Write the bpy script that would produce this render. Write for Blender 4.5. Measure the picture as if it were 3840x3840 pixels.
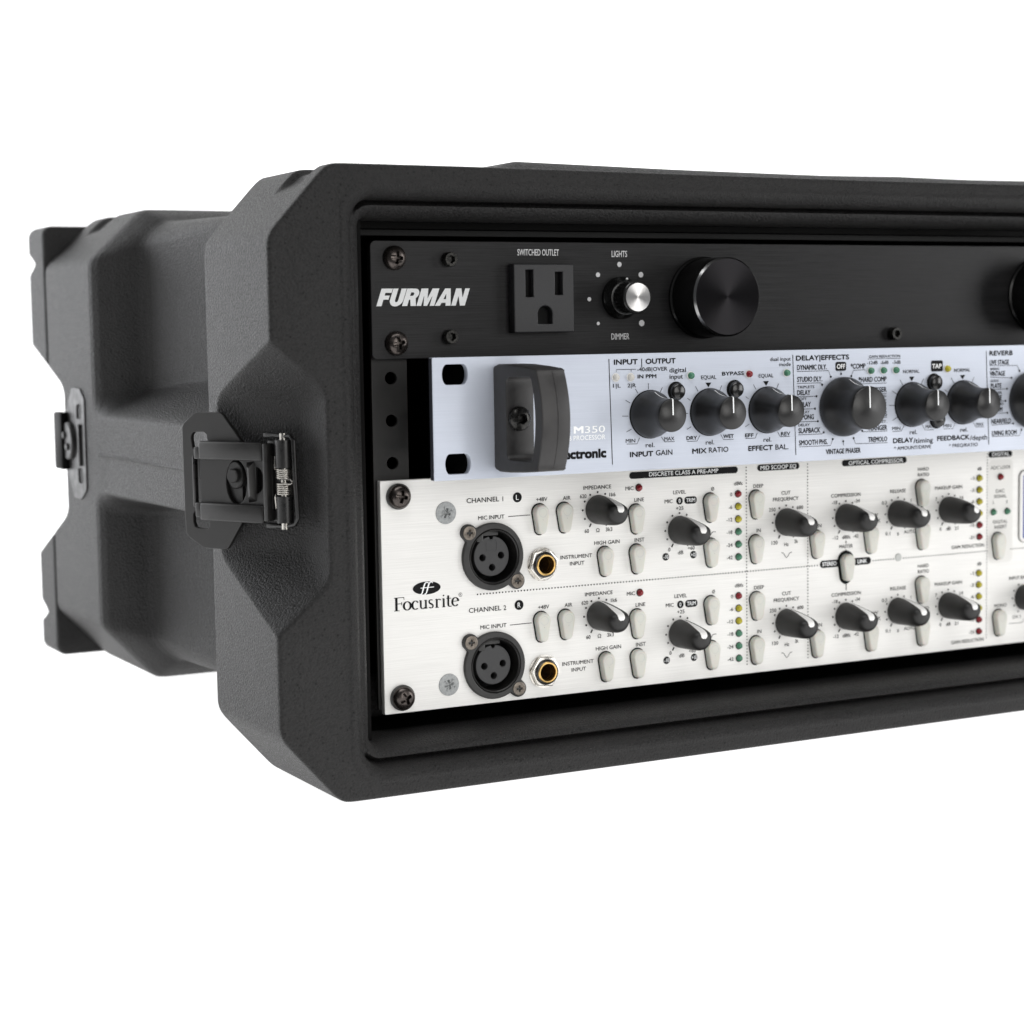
import bpy, math
import numpy as np
from mathutils import Vector, Matrix

S = 0.001                                   # every number below is in millimetres, the scene is in metres
scene = bpy.context.scene
COL = scene.collection
for o in list(bpy.data.objects):
    bpy.data.objects.remove(o, do_unlink=True)

# ------------------------------------------------------------------ camera
cam = bpy.data.cameras.new('camera')
cam_ob = bpy.data.objects.new('camera', cam)
COL.objects.link(cam_ob)
CAM_R = [[0.882903, -0.4693, -0.015499], [-0.056272, -0.072982, -0.995744], [0.466172, 0.880018, -0.090844]]
CAM_C = [-294.143, -663.573, -34.949]
r, d, f = CAM_R
M4 = Matrix(((r[0], -d[0], -f[0], CAM_C[0] * S), (r[1], -d[1], -f[1], CAM_C[1] * S), (r[2], -d[2], -f[2], CAM_C[2] * S), (0, 0, 0, 1)))
cam_ob.matrix_world = M4
cam.sensor_width = 36.0
cam.lens = 68.7186
cam.clip_start, cam.clip_end = 0.02, 60.0
cam.dof.use_dof = True
cam.dof.focus_distance = 0.742
cam.dof.aperture_fstop = 12.0
scene.camera = cam_ob

# ------------------------------------------------------------------ studio surroundings, lamps, exposure
world = bpy.data.worlds.new('World')
scene.world = world
world.use_nodes = True
world.node_tree.nodes['Background'].inputs[0].default_value = (0.93, 0.96, 1.0, 1)
world.node_tree.nodes['Background'].inputs[1].default_value = 0.12


def softbox(name, loc, target, sx, sy, power, color=(1, 1, 1)):
    l = bpy.data.lights.new(name, 'AREA')
    l.shape = 'RECTANGLE'
    l.size, l.size_y = sx * S, sy * S
    l.energy = power
    l.color = color
    o = bpy.data.objects.new(name, l)
    COL.objects.link(o)
    o.location = Vector(loc) * S
    o.rotation_euler = (Vector(target) - Vector(loc)).to_track_quat('-Z', 'Y').to_euler()
    return o


softbox('softbox_side', (-520, 1100, 60), (-50, 60, -90), 620, 900, 4.4, (0.93, 0.95, 1.0))
softbox('softbox_front', (260, -1500, 160), (160, 0, -90), 760, 800, 6.9, (1.0, 0.985, 0.96))
softbox('softbox_right', (1750, -1150, 100), (200, 0, -90), 700, 900, 11.5)
softbox('softbox_top', (60, -520, 1150), (100, 0, -60), 1200, 700, 11.0)
scene.view_settings.view_transform = 'Standard'
scene.view_settings.look = 'None'
scene.view_settings.exposure = 0.0
scene.view_settings.gamma = 1.0
scene.view_settings.use_curve_mapping = False
scene.cycles.use_denoising = True
scene.cycles.max_bounces = 8


# ------------------------------------------------------------------ materials
def mat(name, color, rough=0.5, metal=0.0, spec=0.5, **k):
    m = bpy.data.materials.new(name)
    m.use_nodes = True
    b = m.node_tree.nodes['Principled BSDF']
    b.inputs['Base Color'].default_value = (*color, 1)
    b.inputs['Roughness'].default_value = rough
    b.inputs['Metallic'].default_value = metal
    b.inputs['Specular IOR Level'].default_value = spec
    for n, v in k.items():
        b.inputs[n.replace('_', ' ')].default_value = v
    return m


def nd(m, t, **k):
    n = m.node_tree.nodes.new(t)
    for a, v in k.items():
        if a[0] == 'i' and a[1:].isdigit():
            n.inputs[int(a[1:])].default_value = v
        else:
            setattr(n, a, v)
    return n


def lk(m, a, ao, b, bi):
    m.node_tree.links.new(a.outputs[ao], b.inputs[bi])


def noise(m, scale, vec=(1, 1, 1), detail=3.0, rough=0.55):
    tc = nd(m, 'ShaderNodeTexCoord')
    mp = nd(m, 'ShaderNodeMapping')
    mp.inputs['Scale'].default_value = vec
    lk(m, tc, 'Object', mp, 'Vector')
    n = nd(m, 'ShaderNodeTexNoise')
    n.inputs['Scale'].default_value = scale
    n.inputs['Detail'].default_value = detail
    n.inputs['Roughness'].default_value = rough
    lk(m, mp, 0, n, 'Vector')
    return n


def ramp(m, src, p0, c0, p1, c1):
    rp = nd(m, 'ShaderNodeValToRGB')
    e = rp.color_ramp.elements
    e[0].position, e[1].position = p0, p1
    e[0].color = (*c0, 1) if len(c0) == 3 else c0
    e[1].color = (*c1, 1) if len(c1) == 3 else c1
    lk(m, src, 0, rp, 0)
    return rp


def g3(v):
    return (v, v, v)


def grained(name, c0, c1, rough, size, bump, pits=False, spec=0.5):
    """moulded plastic: pebbled grain about `size` mm across, a few pin holes"""
    m = mat(name, c0, rough, spec=spec)
    b = m.node_tree.nodes['Principled BSDF']
    n = noise(m, 1000.0 / size, detail=2.5)
    big = noise(m, 16.0, detail=5.0)
    rp = ramp(m, big, 0.3, c0, 0.7, c1)
    out = rp
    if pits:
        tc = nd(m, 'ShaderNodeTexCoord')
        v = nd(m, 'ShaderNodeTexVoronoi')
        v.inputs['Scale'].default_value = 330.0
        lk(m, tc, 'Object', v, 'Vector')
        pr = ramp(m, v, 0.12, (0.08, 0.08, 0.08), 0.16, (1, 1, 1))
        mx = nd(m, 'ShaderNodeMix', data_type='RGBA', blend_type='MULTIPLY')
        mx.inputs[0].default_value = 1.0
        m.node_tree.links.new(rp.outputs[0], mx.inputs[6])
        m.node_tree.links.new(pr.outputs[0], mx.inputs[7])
        grain_shade = ramp(m, n, 0.33, g3(0.62), 0.67, g3(1.38))       # tiny light and shade of the pebbles, painted into the colour
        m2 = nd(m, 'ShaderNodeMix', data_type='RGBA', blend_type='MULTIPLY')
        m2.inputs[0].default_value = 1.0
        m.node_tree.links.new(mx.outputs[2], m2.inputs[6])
        m.node_tree.links.new(grain_shade.outputs[0], m2.inputs[7])
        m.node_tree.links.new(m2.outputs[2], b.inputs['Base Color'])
    else:
        lk(m, out, 0, b, 'Base Color')
    rr = ramp(m, n, 0.35, g3(rough - 0.1), 0.7, g3(rough + 0.12))
    lk(m, rr, 0, b, 'Roughness')
    bp = nd(m, 'ShaderNodeBump')
    bp.inputs['Strength'].default_value = 1.0
    bp.inputs['Distance'].default_value = bump * S
    lk(m, n, 0, bp, 'Height')
    lk(m, bp, 0, b, 'Normal')
    return m


def brushed(name, c0, c1, rough, metal, length=22.0, width=0.22, bump=0.012, spec=0.5, aniso=0.0):
    """metal sheet with a fine horizontal grain"""
    m = mat(name, c0, rough, metal, spec)
    b = m.node_tree.nodes['Principled BSDF']
    n = noise(m, 1.0, (1000.0 / length, 1000.0 / width, 1000.0 / width), 3.0, 0.7)
    n2 = noise(m, 9.0, (1, 1, 2.2), 4.0)
    mix = nd(m, 'ShaderNodeMath', operation='MULTIPLY_ADD')
    mix.inputs[1].default_value = 0.75
    lk(m, n, 0, mix, 0)
    sc2 = nd(m, 'ShaderNodeMath', operation='MULTIPLY')
    sc2.inputs[1].default_value = 0.25
    lk(m, n2, 0, sc2, 0)
    lk(m, sc2, 0, mix, 2)
    rp = ramp(m, mix, 0.3, c0, 0.7, c1)
    lk(m, rp, 0, b, 'Base Color')
    rr = ramp(m, n, 0.3, g3(rough - 0.07), 0.7, g3(rough + 0.08))
    lk(m, rr, 0, b, 'Roughness')
    bp = nd(m, 'ShaderNodeBump')
    bp.inputs['Distance'].default_value = bump * S
    lk(m, n, 0, bp, 'Height')
    lk(m, bp, 0, b, 'Normal')
    b.inputs['Anisotropic'].default_value = aniso
    return m


def spun(name, col, rough, metal, aniso):
    """turned metal face: grain runs in circles round the knob's axis"""
    m = mat(name, col, rough, metal)
    b = m.node_tree.nodes['Principled BSDF']
    t = nd(m, 'ShaderNodeTangent', direction_type='RADIAL', axis='Y')
    b.inputs['Anisotropic'].default_value = aniso
    lk(m, t, 0, b, 'Tangent')
    return m


def worn(name, c0, c1, rough, metal=0.0, size=1.5, spec=0.5, bump=0.0):
    m = mat(name, c0, rough, metal, spec)
    b = m.node_tree.nodes['Principled BSDF']
    n = noise(m, 1000.0 / size, detail=4.0)
    lk(m, ramp(m, n, 0.35, c0, 0.68, c1), 0, b, 'Base Color')
    lk(m, ramp(m, n, 0.3, g3(rough - 0.06), 0.7, g3(rough + 0.1)), 0, b, 'Roughness')
    if bump:
        bp = nd(m, 'ShaderNodeBump')
        bp.inputs['Distance'].default_value = bump * S
        lk(m, n, 0, bp, 'Height')
        lk(m, bp, 0, b, 'Normal')
    return m


MT = dict(
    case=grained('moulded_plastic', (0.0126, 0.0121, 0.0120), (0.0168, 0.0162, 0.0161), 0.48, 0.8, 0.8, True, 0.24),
    frame=worn('black_powder_coat', (0.0025, 0.0024, 0.0023), (0.0032, 0.0031, 0.003), 0.5, size=30, spec=0.06),
    rail=worn('black_steel', (0.009, 0.0086, 0.0082), (0.014, 0.0132, 0.0125), 0.5, size=6, spec=0.35),
    void=mat('dark_interior', (0.004, 0.004, 0.004), 0.8, spec=0.2),
    latch=worn('black_painted_steel', (0.0095, 0.009, 0.0088), (0.013, 0.0125, 0.012), 0.40, size=4, spec=0.42),
    latch_dark=worn('black_oiled_steel', (0.008, 0.008, 0.008), (0.013, 0.012, 0.012), 0.3, size=2),
    steel=worn('bright_steel', (0.42, 0.40, 0.37), (0.58, 0.56, 0.52), 0.25, 1.0, size=1.2),
    anod=brushed('black_brushed_aluminium', (0.003, 0.003, 0.0033), (0.026, 0.0255, 0.0268), 0.38, 0.0, 24, 0.34, 0.05, spec=0.2),
    screw=worn('black_zinc', (0.05, 0.043, 0.04), (0.10, 0.085, 0.078), 0.24, 0.85, size=2.5),
    cap=worn('black_oxide_steel', (0.02, 0.02, 0.019), (0.05, 0.048, 0.045), 0.28, 0.7, size=1.0),
    outlet=grained('outlet_plastic', (0.020, 0.020, 0.022), (0.024, 0.024, 0.026), 0.5, 0.5, 0.05),
    gloss=mat('gloss_black_plastic', (0.010, 0.010, 0.010), 0.22),
    bigknob=spun('black_anodised_turned', (0.016, 0.015, 0.0165), 0.30, 0.9, 0.85),
    bigside=mat('black_anodised_side', (0.012, 0.012, 0.012), 0.22, 0.2),
    chrome=mat('polished_edge', (0.3, 0.3, 0.3), 0.2, 1.0),
    spun=spun('turned_aluminium', (0.66, 0.65, 0.64), 0.33, 1.0, 0.9),
    white=mat('white_print', (0.88, 0.89, 0.89), 0.55),
    greyprint=mat('light_grey_print', (0.74, 0.74, 0.75), 0.55),
    blueal=brushed('blue_silver_aluminium', (0.48, 0.515, 0.59), (0.57, 0.605, 0.685), 0.42, 0.30, 30, 0.2, 0.006),
    blueedge=mat('panel_edge_dark', (0.10, 0.105, 0.13), 0.45, 0.6),
    rubber=worn('black_rubber', (0.022, 0.0205, 0.0205), (0.031, 0.0295, 0.029), 0.46, size=5, bump=0.03),
    knob=worn('soft_black_knob', (0.006, 0.0057, 0.0058), (0.009, 0.0086, 0.0086), 0.36, size=7),
    ink=mat('black_print', (0.004, 0.004, 0.0045), 0.6, spec=0.15),
    inkgrey=mat('dark_grey_print', (0.035, 0.035, 0.038), 0.6),
    silver=brushed('silver_brushed_aluminium', (0.72, 0.71, 0.685), (0.87, 0.86, 0.835), 0.42, 0.12, 30, 0.36, 0.016),
    eggknob=worn('matt_rubber_knob', (0.0055, 0.0052, 0.005), (0.011, 0.0104, 0.010), 0.44, size=5, bump=0.02),
    pointer=mat('white_pointer', (0.82, 0.81, 0.79), 0.4),
    button=mat('translucent_button', (0.62, 0.615, 0.56), 0.38, Subsurface_Weight=0.25, Subsurface_Scale=0.002),
    lens=mat('button_lens', (0.50, 0.51, 0.49), 0.3),
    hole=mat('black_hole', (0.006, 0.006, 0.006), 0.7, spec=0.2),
    xlr=worn('connector_black', (0.012, 0.0115, 0.011), (0.018, 0.017, 0.016), 0.4, size=3),
    xlrin=worn('connector_insert', (0.024, 0.024, 0.025), (0.030, 0.030, 0.031), 0.5, size=3),
    bronze=worn('dark_bronze_screw', (0.11, 0.095, 0.08), (0.2, 0.175, 0.15), 0.3, 0.85, size=1.2),
    zinc=worn('zinc_plated', (0.25, 0.26, 0.26), (0.37, 0.38, 0.38), 0.45, 0.25, size=1.0),
    nickel=worn('worn_nickel', (0.62, 0.59, 0.54), (0.82, 0.80, 0.76), 0.25, 1.0, size=2.0),
    gold=mat('gold_plate', (0.72, 0.47, 0.17), 0.28, 1.0),
    brassin=worn('dark_brass', (0.035, 0.018, 0.005), (0.09, 0.05, 0.014), 0.4, 0.0, size=2),
    ledred=mat('led_red', (0.22, 0.010, 0.016), 0.12),
    ledgreen=mat('led_green', (0.065, 0.21, 0.125), 0.12),
    ledyellow=mat('led_yellow', (0.46, 0.40, 0.025), 0.14),
    ledwhite=mat('led_clear', (0.60, 0.58, 0.54), 0.12),
    plate=mat('pale_overlay', (0.74, 0.73, 0.70), 0.5),
    bezel=mat('display_bezel', (0.76, 0.75, 0.73), 0.4),
    screen=mat('blue_display', (0.045, 0.095, 0.30), 0.2),
)
glow_white = mat('white_sweep_added_glow', (0.8, 0.8, 0.8), 0.6)
glow_white.node_tree.nodes['Principled BSDF'].inputs['Emission Color'].default_value = (1, 1, 1, 1)
glow_white.node_tree.nodes['Principled BSDF'].inputs['Emission Strength'].default_value = 1.0  # added glow, not a lamp: keeps the sweep pure white without contact shadow
MT['glow_white'] = glow_white

# ------------------------------------------------------------------ object helpers
WORLD = {}                                   # where each object's origin stands, in mm


def finish(me, material, angle=35.0):
    me.materials.append(MT[material])
    me.polygons.foreach_set('use_smooth', [True] * len(me.polygons))
    me.set_sharp_from_angle(angle=math.radians(angle))
    me.update()


def obj(name, geo, material, parent=None, at=(0, 0, 0), angle=35.0, rot=None):
    """one mesh object; geo = (verts, faces) in mm about `at`"""
    v, fcs = geo
    me = bpy.data.meshes.new(name)
    me.from_pydata([(a * S, b * S, c * S) for a, b, c in v], [], [list(x) for x in fcs])
    me.validate()
    finish(me, material, angle)
    return place(bpy.data.objects.new(name, me), parent, at, rot)


def place(o, parent, at, rot=None):
    COL.objects.link(o)
    p = WORLD[parent.name] if parent else (0, 0, 0)
    o.parent = parent
    o.location = [(at[i] - p[i]) * S for i in range(3)]
    if rot is not None:
        o.rotation_euler = rot
    WORLD[o.name] = tuple(at)
    return o


def again(src, parent, at, rot=None):
    """a copy of one part (and of its own pieces) somewhere else on the same thing"""
    c = place(src.copy(), parent, at, rot if rot is not None else src.rotation_euler[:])
    for ch in list(src.children):
        k = ch.copy()
        COL.objects.link(k)
        k.parent = c
        WORLD[k.name] = tuple(at)
    return c


def thing(name, label, cat, at):
    o = bpy.data.objects.new(name, None)
    o.empty_display_size = 0.02
    COL.objects.link(o)
    o.location = [a * S for a in at]
    o['label'], o['category'] = label, cat
    WORLD[o.name] = tuple(at)
    return o


# ------------------------------------------------------------------ geometry helpers: (x, z, h) with h standing out of a panel towards -Y
def merge(*geos):
    v, fc = [], []
    for gv, gf in geos:
        n = len(v)
        v += list(gv)
        fc += [tuple(i + n for i in q) for q in gf]
    return v, fc


def shift(geo, dx=0, dy=0, dz=0):
    return [(a + dx, b + dy, c + dz) for a, b, c in geo[0]], geo[1]


def lathe(prof, n=48, cap=True, flute=None):
    """profile of (radius, height out of the panel) turned about Y"""
    v, fc = [], []
    for r_, h in prof:
        for i in range(n):
            a = 2 * math.pi * i / n
            rr = r_ * (flute(i, h) if flute else 1.0)
            v.append((rr * math.cos(a), -h, rr * math.sin(a)))
    m_ = len(prof)
    for k in range(m_ - 1):
        for i in range(n):
            j = (i + 1) % n
            fc.append((k * n + i, k * n + j, (k + 1) * n + j, (k + 1) * n + i))
    if cap:
        fc.append(tuple(range((m_ - 1) * n, m_ * n)))
    return v, fc


def dome(R, h_of, cut=None, n=64, rings=26):
    """round head whose height is h_of(radius) minus cut(x, z)"""
    v, fc = [], []
    for k in range(rings + 1):
        rr = R * k / rings
        for i in range(n):
            a = 2 * math.pi * i / n
            x, z = rr * math.cos(a), rr * math.sin(a)
            v.append((x, -(h_of(rr) - (cut(x, z) if cut else 0.0)), z))
    for k in range(rings):
        for i in range(n):
            j = (i + 1) % n
            fc.append((k * n + j, k * n + i, (k + 1) * n + i, (k + 1) * n + j))
    return v, fc


def box(x0, x1, y0, y1, z0, z1, b=0.0):
    """box with (optionally) chamfered edges"""
    v, fc = [], []
    if b <= 0:
        for x in (x0, x1):
            for y in (y0, y1):
                for z in (z0, z1):
                    v.append((x, y, z))
        fc = [(0, 1, 3, 2), (4, 6, 7, 5), (0, 4, 5, 1), (2, 3, 7, 6), (0, 2, 6, 4), (1, 5, 7, 3)]
        return v, fc
    import bmesh
    bm = bmesh.new()
    bmesh.ops.create_cube(bm, size=1.0)
    for q in bm.verts:
        q.co = Vector(((x0 + x1) / 2 + q.co.x * (x1 - x0), (y0 + y1) / 2 + q.co.y * (y1 - y0), (z0 + z1) / 2 + q.co.z * (z1 - z0)))
    bmesh.ops.bevel(bm, geom=list(bm.edges), offset=b, segments=2, profile=0.5, affect='EDGES')
    bm.verts.index_update()
    v = [tuple(q.co) for q in bm.verts]
    fc = [tuple(q.index for q in p.verts) for p in bm.faces]
    bm.free()
    return v, fc


def rrect(x0, x1, z0, z1, r_, n=6):
    pts = []
    for cx, cz, a0 in ((x1 - r_, z1 - r_, 0), (x0 + r_, z1 - r_, 90), (x0 + r_, z0 + r_, 180), (x1 - r_, z0 + r_, 270)):
        for i in range(n + 1):
            a = math.radians(a0 + 90 * i / n)
            pts.append((cx + r_ * math.cos(a), cz + r_ * math.sin(a)))
    return pts


def circle(cx, cz, r_, n=36, rz=None):
    return [(cx + r_ * math.cos(2 * math.pi * i / n), cz + (rz or r_) * math.sin(2 * math.pi * i / n)) for i in range(n)]


DG = bpy.context.evaluated_depsgraph_get


def curve_geo(cu):
    o = bpy.data.objects.new('tmp', cu)
    COL.objects.link(o)
    dg = DG()
    dg.update()
    me = bpy.data.meshes.new_from_object(o.evaluated_get(dg))
    v = [tuple(q.co) for q in me.vertices]
    fc = [tuple(p.vertices) for p in me.polygons]
    bpy.data.objects.remove(o, do_unlink=True)
    bpy.data.curves.remove(cu)
    bpy.data.meshes.remove(me)
    return v, fc


def plate(outer, holes=(), h0=0.0, h1=1.0, bevel=0.0):
    """flat plate cut from an outline with holes, from h0 to h1 out of the panel"""
    cu = bpy.data.curves.new('tmp', 'CURVE')
    cu.dimensions = '2D'
    cu.fill_mode = 'BOTH'
    cu.extrude = max((h1 - h0) / 2 - bevel, 0.0)
    cu.bevel_depth = bevel
    cu.bevel_resolution = 1
    cu.offset = -bevel
    for loop in [outer] + list(holes):
        sp = cu.splines.new('POLY')
        sp.points.add(len(loop) - 1)
        for p, q in zip(sp.points, loop):
            p.co = (q[0], q[1], 0, 1)
        sp.use_cyclic_u = True
    v, fc = curve_geo(cu)
    mid = (h0 + h1) / 2
    return [(x, -(z + mid), y) for x, y, z in v], fc


CAPH = None


def glyphs(txt, w, cap, bold=0.0, shear=0.0):
    """lettering as flat outlines, w wide and cap tall, centred; built at the origin"""
    global CAPH

    def raw(t):
        cu = bpy.data.curves.new('tmp', 'FONT')
        cu.body = t
        cu.size = 1.0
        cu.shear = shear
        cu.resolution_u = 3
        return curve_geo(cu)
    if CAPH is None:
        hv = raw('H')[0]
        CAPH = max(p[1] for p in hv) - min(p[1] for p in hv)
    v, fc = raw(txt)
    xs = [p[0] for p in v]
    x0, x1 = min(xs), max(xs)
    sx = w / max(x1 - x0, 1e-6)
    sz = cap / CAPH
    if len(txt) == 1 and txt in '1|':
        sx = min(sx, sz * 1.0)
    one = [((p[0] - (x0 + x1) / 2) * sx, 0.0, p[1] * sz - cap / 2) for p in v], fc
    if bold <= 0:
        return one
    e = bold * cap                            # heavier weights: the ink spreads by e on every side
    one = [(x * (w - 2 * e) / w, y, z * (cap - 2 * e) / cap) for x, y, z in one[0]], fc
    return merge(*[shift(one, a * e, -0.003 * k, b * e) for k, (a, b) in enumerate(((-1, 0), (1, 0), (0, -1), (0, 1)) if bold < 0.06 else ((-1, -1), (1, 1), (-1, 1), (1, -1), (0, 1), (0, -1)))])


def flat(loop, h=0.0):
    return [(x, -h, z) for x, z in loop], [tuple(range(len(loop)))]


def stroke(pts, w, h=0.0, w2=None):
    """printed line of width w (tapering to w2) through points"""
    v, fc = [], []
    n = len(pts)
    for i, (x, z) in enumerate(pts):
        a = pts[max(i - 1, 0)]
        b = pts[min(i + 1, n - 1)]
        dx, dz = b[0] - a[0], b[1] - a[1]
        l_ = math.hypot(dx, dz) or 1.0
        if isinstance(w, (list, tuple)):
            ww = w[i] / 2
        else:
            ww = (w if w2 is None else w + (w2 - w) * i / max(n - 1, 1)) / 2
        v += [(x - dz / l_ * ww, -h, z + dx / l_ * ww), (x + dz / l_ * ww, -h, z - dx / l_ * ww)]
    for i in range(n - 1):
        fc.append((2 * i, 2 * i + 1, 2 * i + 3, 2 * i + 2))
    return v, fc


def tube(pts, r_, n=10, closed=False):
    """round wire through 3-D points"""
    P = [Vector(p) for p in pts]
    v, fc = [], []
    m_ = len(P)
    up = Vector((0.13, 0.29, 0.95)).normalized()
    for i in range(m_):
        a = P[i - 1] if (i > 0 or closed) else P[i]
        b = P[(i + 1) % m_] if (i < m_ - 1 or closed) else P[i]
        t = (b - a).normalized()
        s_ = t.cross(up)
        s_ = s_.normalized() if s_.length > 1e-4 else t.orthogonal().normalized()
        q = s_.cross(t)
        for k in range(n):
            an = 2 * math.pi * k / n
            v.append(tuple(P[i] + s_ * r_ * math.cos(an) + q * r_ * math.sin(an)))
    for i in range(m_ if closed else m_ - 1):
        for k in range(n):
            j = (i + 1) % m_
            fc.append((i * n + k, i * n + (k + 1) % n, j * n + (k + 1) % n, j * n + k))
    if not closed:
        fc += [tuple(range(n)), tuple(range((m_ - 1) * n, m_ * n))]
    return v, fc


def phillips(depth, arm, w):
    def cut(x, z):
        a, b = abs(x), abs(z)
        d_ = 0.0
        for p, q in ((a, b), (b, a)):
            d_ = max(d_, min(1.0, max(0.0, (arm - p) / 0.35)) * min(1.0, max(0.0, (w - q) / 0.22)))
        return depth * d_
    return cut


def hexcut(depth, r_):
    def cut(x, z):
        m_ = max(abs(x * math.cos(math.radians(t)) + z * math.sin(math.radians(t))) for t in (10, 70, 130))
        return depth * min(1.0, max(0.0, (r_ - m_) / 0.18))
    return cut


def sm(a, b, x):
    t = np.clip((x - a) / (b - a), 0, 1)
    return t * t * (3 - 2 * t)


# ------------------------------------------------------------------ positions measured on the panels, in mm (x along the rack, z up from the top panel's edge)
FUR_TEXT = [('SWITCHED OUTLET',70.51,-4.01,18.21,'fc'),('LIGHTS',106.84,-4.39,7.08,'fc'),('DIMMER',106.89,-36.68,8.26,'fc')]
FUR_MARK = ('FURMAN',21.42,-20.87,38.77,'mark')
FUR_DOTS = [(97.0,-12.53,0.95),(92.93,-22.01,0.85),(96.87,-31.5,0.7),(106.79,-8.49,1.0),(116.68,-12.53,1.1),(116.85,-31.56,1.25)]
FUR_SCREW = [(9.0,-6.35),(9.34,-37.86)]
FUR_CAP = [(31.71,-6.91),(31.47,-35.79),(242.38,-37.44)]
OUTLET = (57.37,-8.53,83.53,-34.69)
OUT_SLOTS = [(62.51,-10.76,66.29,-21.07),(75.32,-11.58,79.14,-20.34),(67.74,-24.49,74.41,-31.4)]
DIM_BASE = (107.2,-21.44)
BIG_CAP = (146.85,-21.74)
BIG2 = (303.53,-21.61)
FX_SLOT = [(15.83,-45.67,26.28,-53.15),(16.49,-78.2,26.9,-85.73)]
FX_WHITE = [('M',72.41,-71.35,4.31,'wb'),('350',79.58,-71.4,8.8,'wt'),('REVERB PROCESSOR',72.49,-74.41,23.23,'wr')]
FX_LOGO = ('t.c. electronic',69.17,-80.44,30.55,'logo')
FX_TEXT = [('INPUT',93.53,-46.32,10.64,'b3'),('OUTPUT',109.13,-46.28,13.65,'b3'),('|',100.6,-46.45,0.59,'n3'),('-40dB|OVER',105.36,-49.27,13.59,'n2'),('IN PPM',102.91,-51.99,8.44,'b2'),('1|L',89.43,-55.22,3.41,'n2'),('2|R',96.03,-55.29,3.79,'n2'),('digital',116.83,-49.88,7.62,'n2d'),('input',116.18,-52.37,6.05,'n2d'),('EQUAL',131.13,-53.01,7.04,'n2'),('BYPASS',142.55,-51.81,10.32,'b2'),('EQUAL',158.31,-53.05,7.07,'n2'),('dual input',165.27,-46.61,10.01,'n2s'),('mode',167.46,-48.73,5.64,'n2s'),('MIN',95.22,-76.38,4.24,'n2'),('MAX',112.8,-76.26,4.58,'n2'),('rel.',104.02,-78.32,3.99,'n2d'),('INPUT',100.16,-81.68,10.53,'b3'),('GAIN',110.35,-81.49,7.54,'n3'),('DRY',123.07,-76.38,4.91,'b2'),('WET',140.23,-76.35,4.95,'b2'),('rel.',131.53,-78.35,3.92,'n2d'),('MIX',126.61,-81.56,6.67,'b3'),('RATIO',135.56,-81.45,9.18,'n3'),('EFF',150.14,-76.36,4.07,'b2'),('REV',167.66,-76.36,4.53,'b2'),('rel.',158.86,-78.38,3.84,'n2d'),('EFFECT',155.52,-81.6,11.86,'b3'),('BAL.',165.84,-81.58,6.29,'n3'),('DELAY|EFFECTS',186.02,-46.45,26.45,'b3'),('DYNAMIC DLY.',180.68,-50.21,14.75,'c3'),('*COMP',203.79,-50.27,7.57,'c3'),('STUDIO DLY.',179.55,-54.94,12.36,'c3'),('TRIPLETS',177.59,-58.03,8.44,'e1'),('DELAY',176.63,-60.26,6.52,'c3'),('SOFT',175.85,-62.83,4.47,'e1'),('DELAY',176.84,-65.04,6.45,'c3'),('DELAY',176.77,-68.05,5.3,'e1'),('P. PONG',177.56,-70.08,8.07,'c3'),('DELAY',176.72,-73.23,5.63,'e1'),('SLAPBACK',179.38,-75.49,10.85,'c3'),('SMOOTH PHS.',181.3,-80.34,14.23,'c3'),('VINTAGE PHASER',196.34,-84.5,17.58,'c3'),('TREMOLO',213.85,-80.38,9.83,'c3'),('FLANGER',214.01,-75.72,9.49,'c3'),('INST.',216.11,-73.22,5.02,'e1'),('*HARD COMP',211.21,-55.82,14.3,'c3'),('DE-ESSER',213.35,-60.11,10.21,'c3'),('SMOOTH',214.86,-62.81,6.55,'e1'),('CHORUS',213.92,-65.22,8.69,'c3'),('LUSH',215.94,-67.94,4.68,'e1'),('CHORUS',214.17,-70.14,8.89,'c3'),('GAIN REDUCTION',217.36,-46.53,16.06,'e1'),('-12dB',211.06,-49.0,5.38,'g2'),('-6dB',217.3,-49.05,4.15,'g2'),('-3dB',223.51,-49.07,4.25,'g2'),('NORMAL',231.25,-52.99,8.5,'g2'),('NORMAL',258.38,-53.07,8.71,'g2'),('MIN',223.46,-76.33,4.26,'g2'),('MAX',241.08,-76.19,4.49,'g2'),('rel.',232.44,-78.17,3.9,'n2d'),('DELAY',227.07,-81.38,10.53,'b3'),('/timing',237.7,-81.77,10.32,'n3'),('* AMOUNT/DRIVE',232.06,-84.54,19.48,'g2'),('MIN',250.48,-76.18,4.19,'g2'),('MAX',268.2,-76.2,4.06,'g2'),('rel.',259.51,-78.14,4.02,'n2d'),('FEEDBACK',253.8,-81.33,17.52,'b3'),('/depth',267.5,-81.73,9.39,'n3'),('* FREQ/RATIO',259.24,-84.64,15.66,'g2'),('REVERB',279.63,-46.34,12.94,'b3'),('LIVE STAGE',278.67,-50.25,10.63,'c3'),('SPRING',276.11,-53.02,5.01,'e1'),('VINTAGE',277.67,-54.98,8.4,'c3'),('GOLD',276.05,-57.99,4.52,'e1'),('PLATE',276.96,-60.16,5.88,'c3'),('SILVER',277.64,-63.12,5.03,'e1'),('PLATE',277.22,-65.28,5.89,'c3'),('DAMPED',278.22,-67.95,6.11,'e1'),('ROOM',277.7,-70.2,5.75,'c3'),('NEARFIELD',279.98,-75.24,10.97,'c3'),('LIVING ROOM',281.76,-80.28,13.74,'c3')]
FX_NEG = [('OFF',195.1,-50.19,4.17,'o'),('TAP',244.68,-51.14,5.05,'o')]
FX_BOX = [(192.37,-48.35,197.71,-51.97),(241.67,-48.77,247.92,-53.37)]
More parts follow.
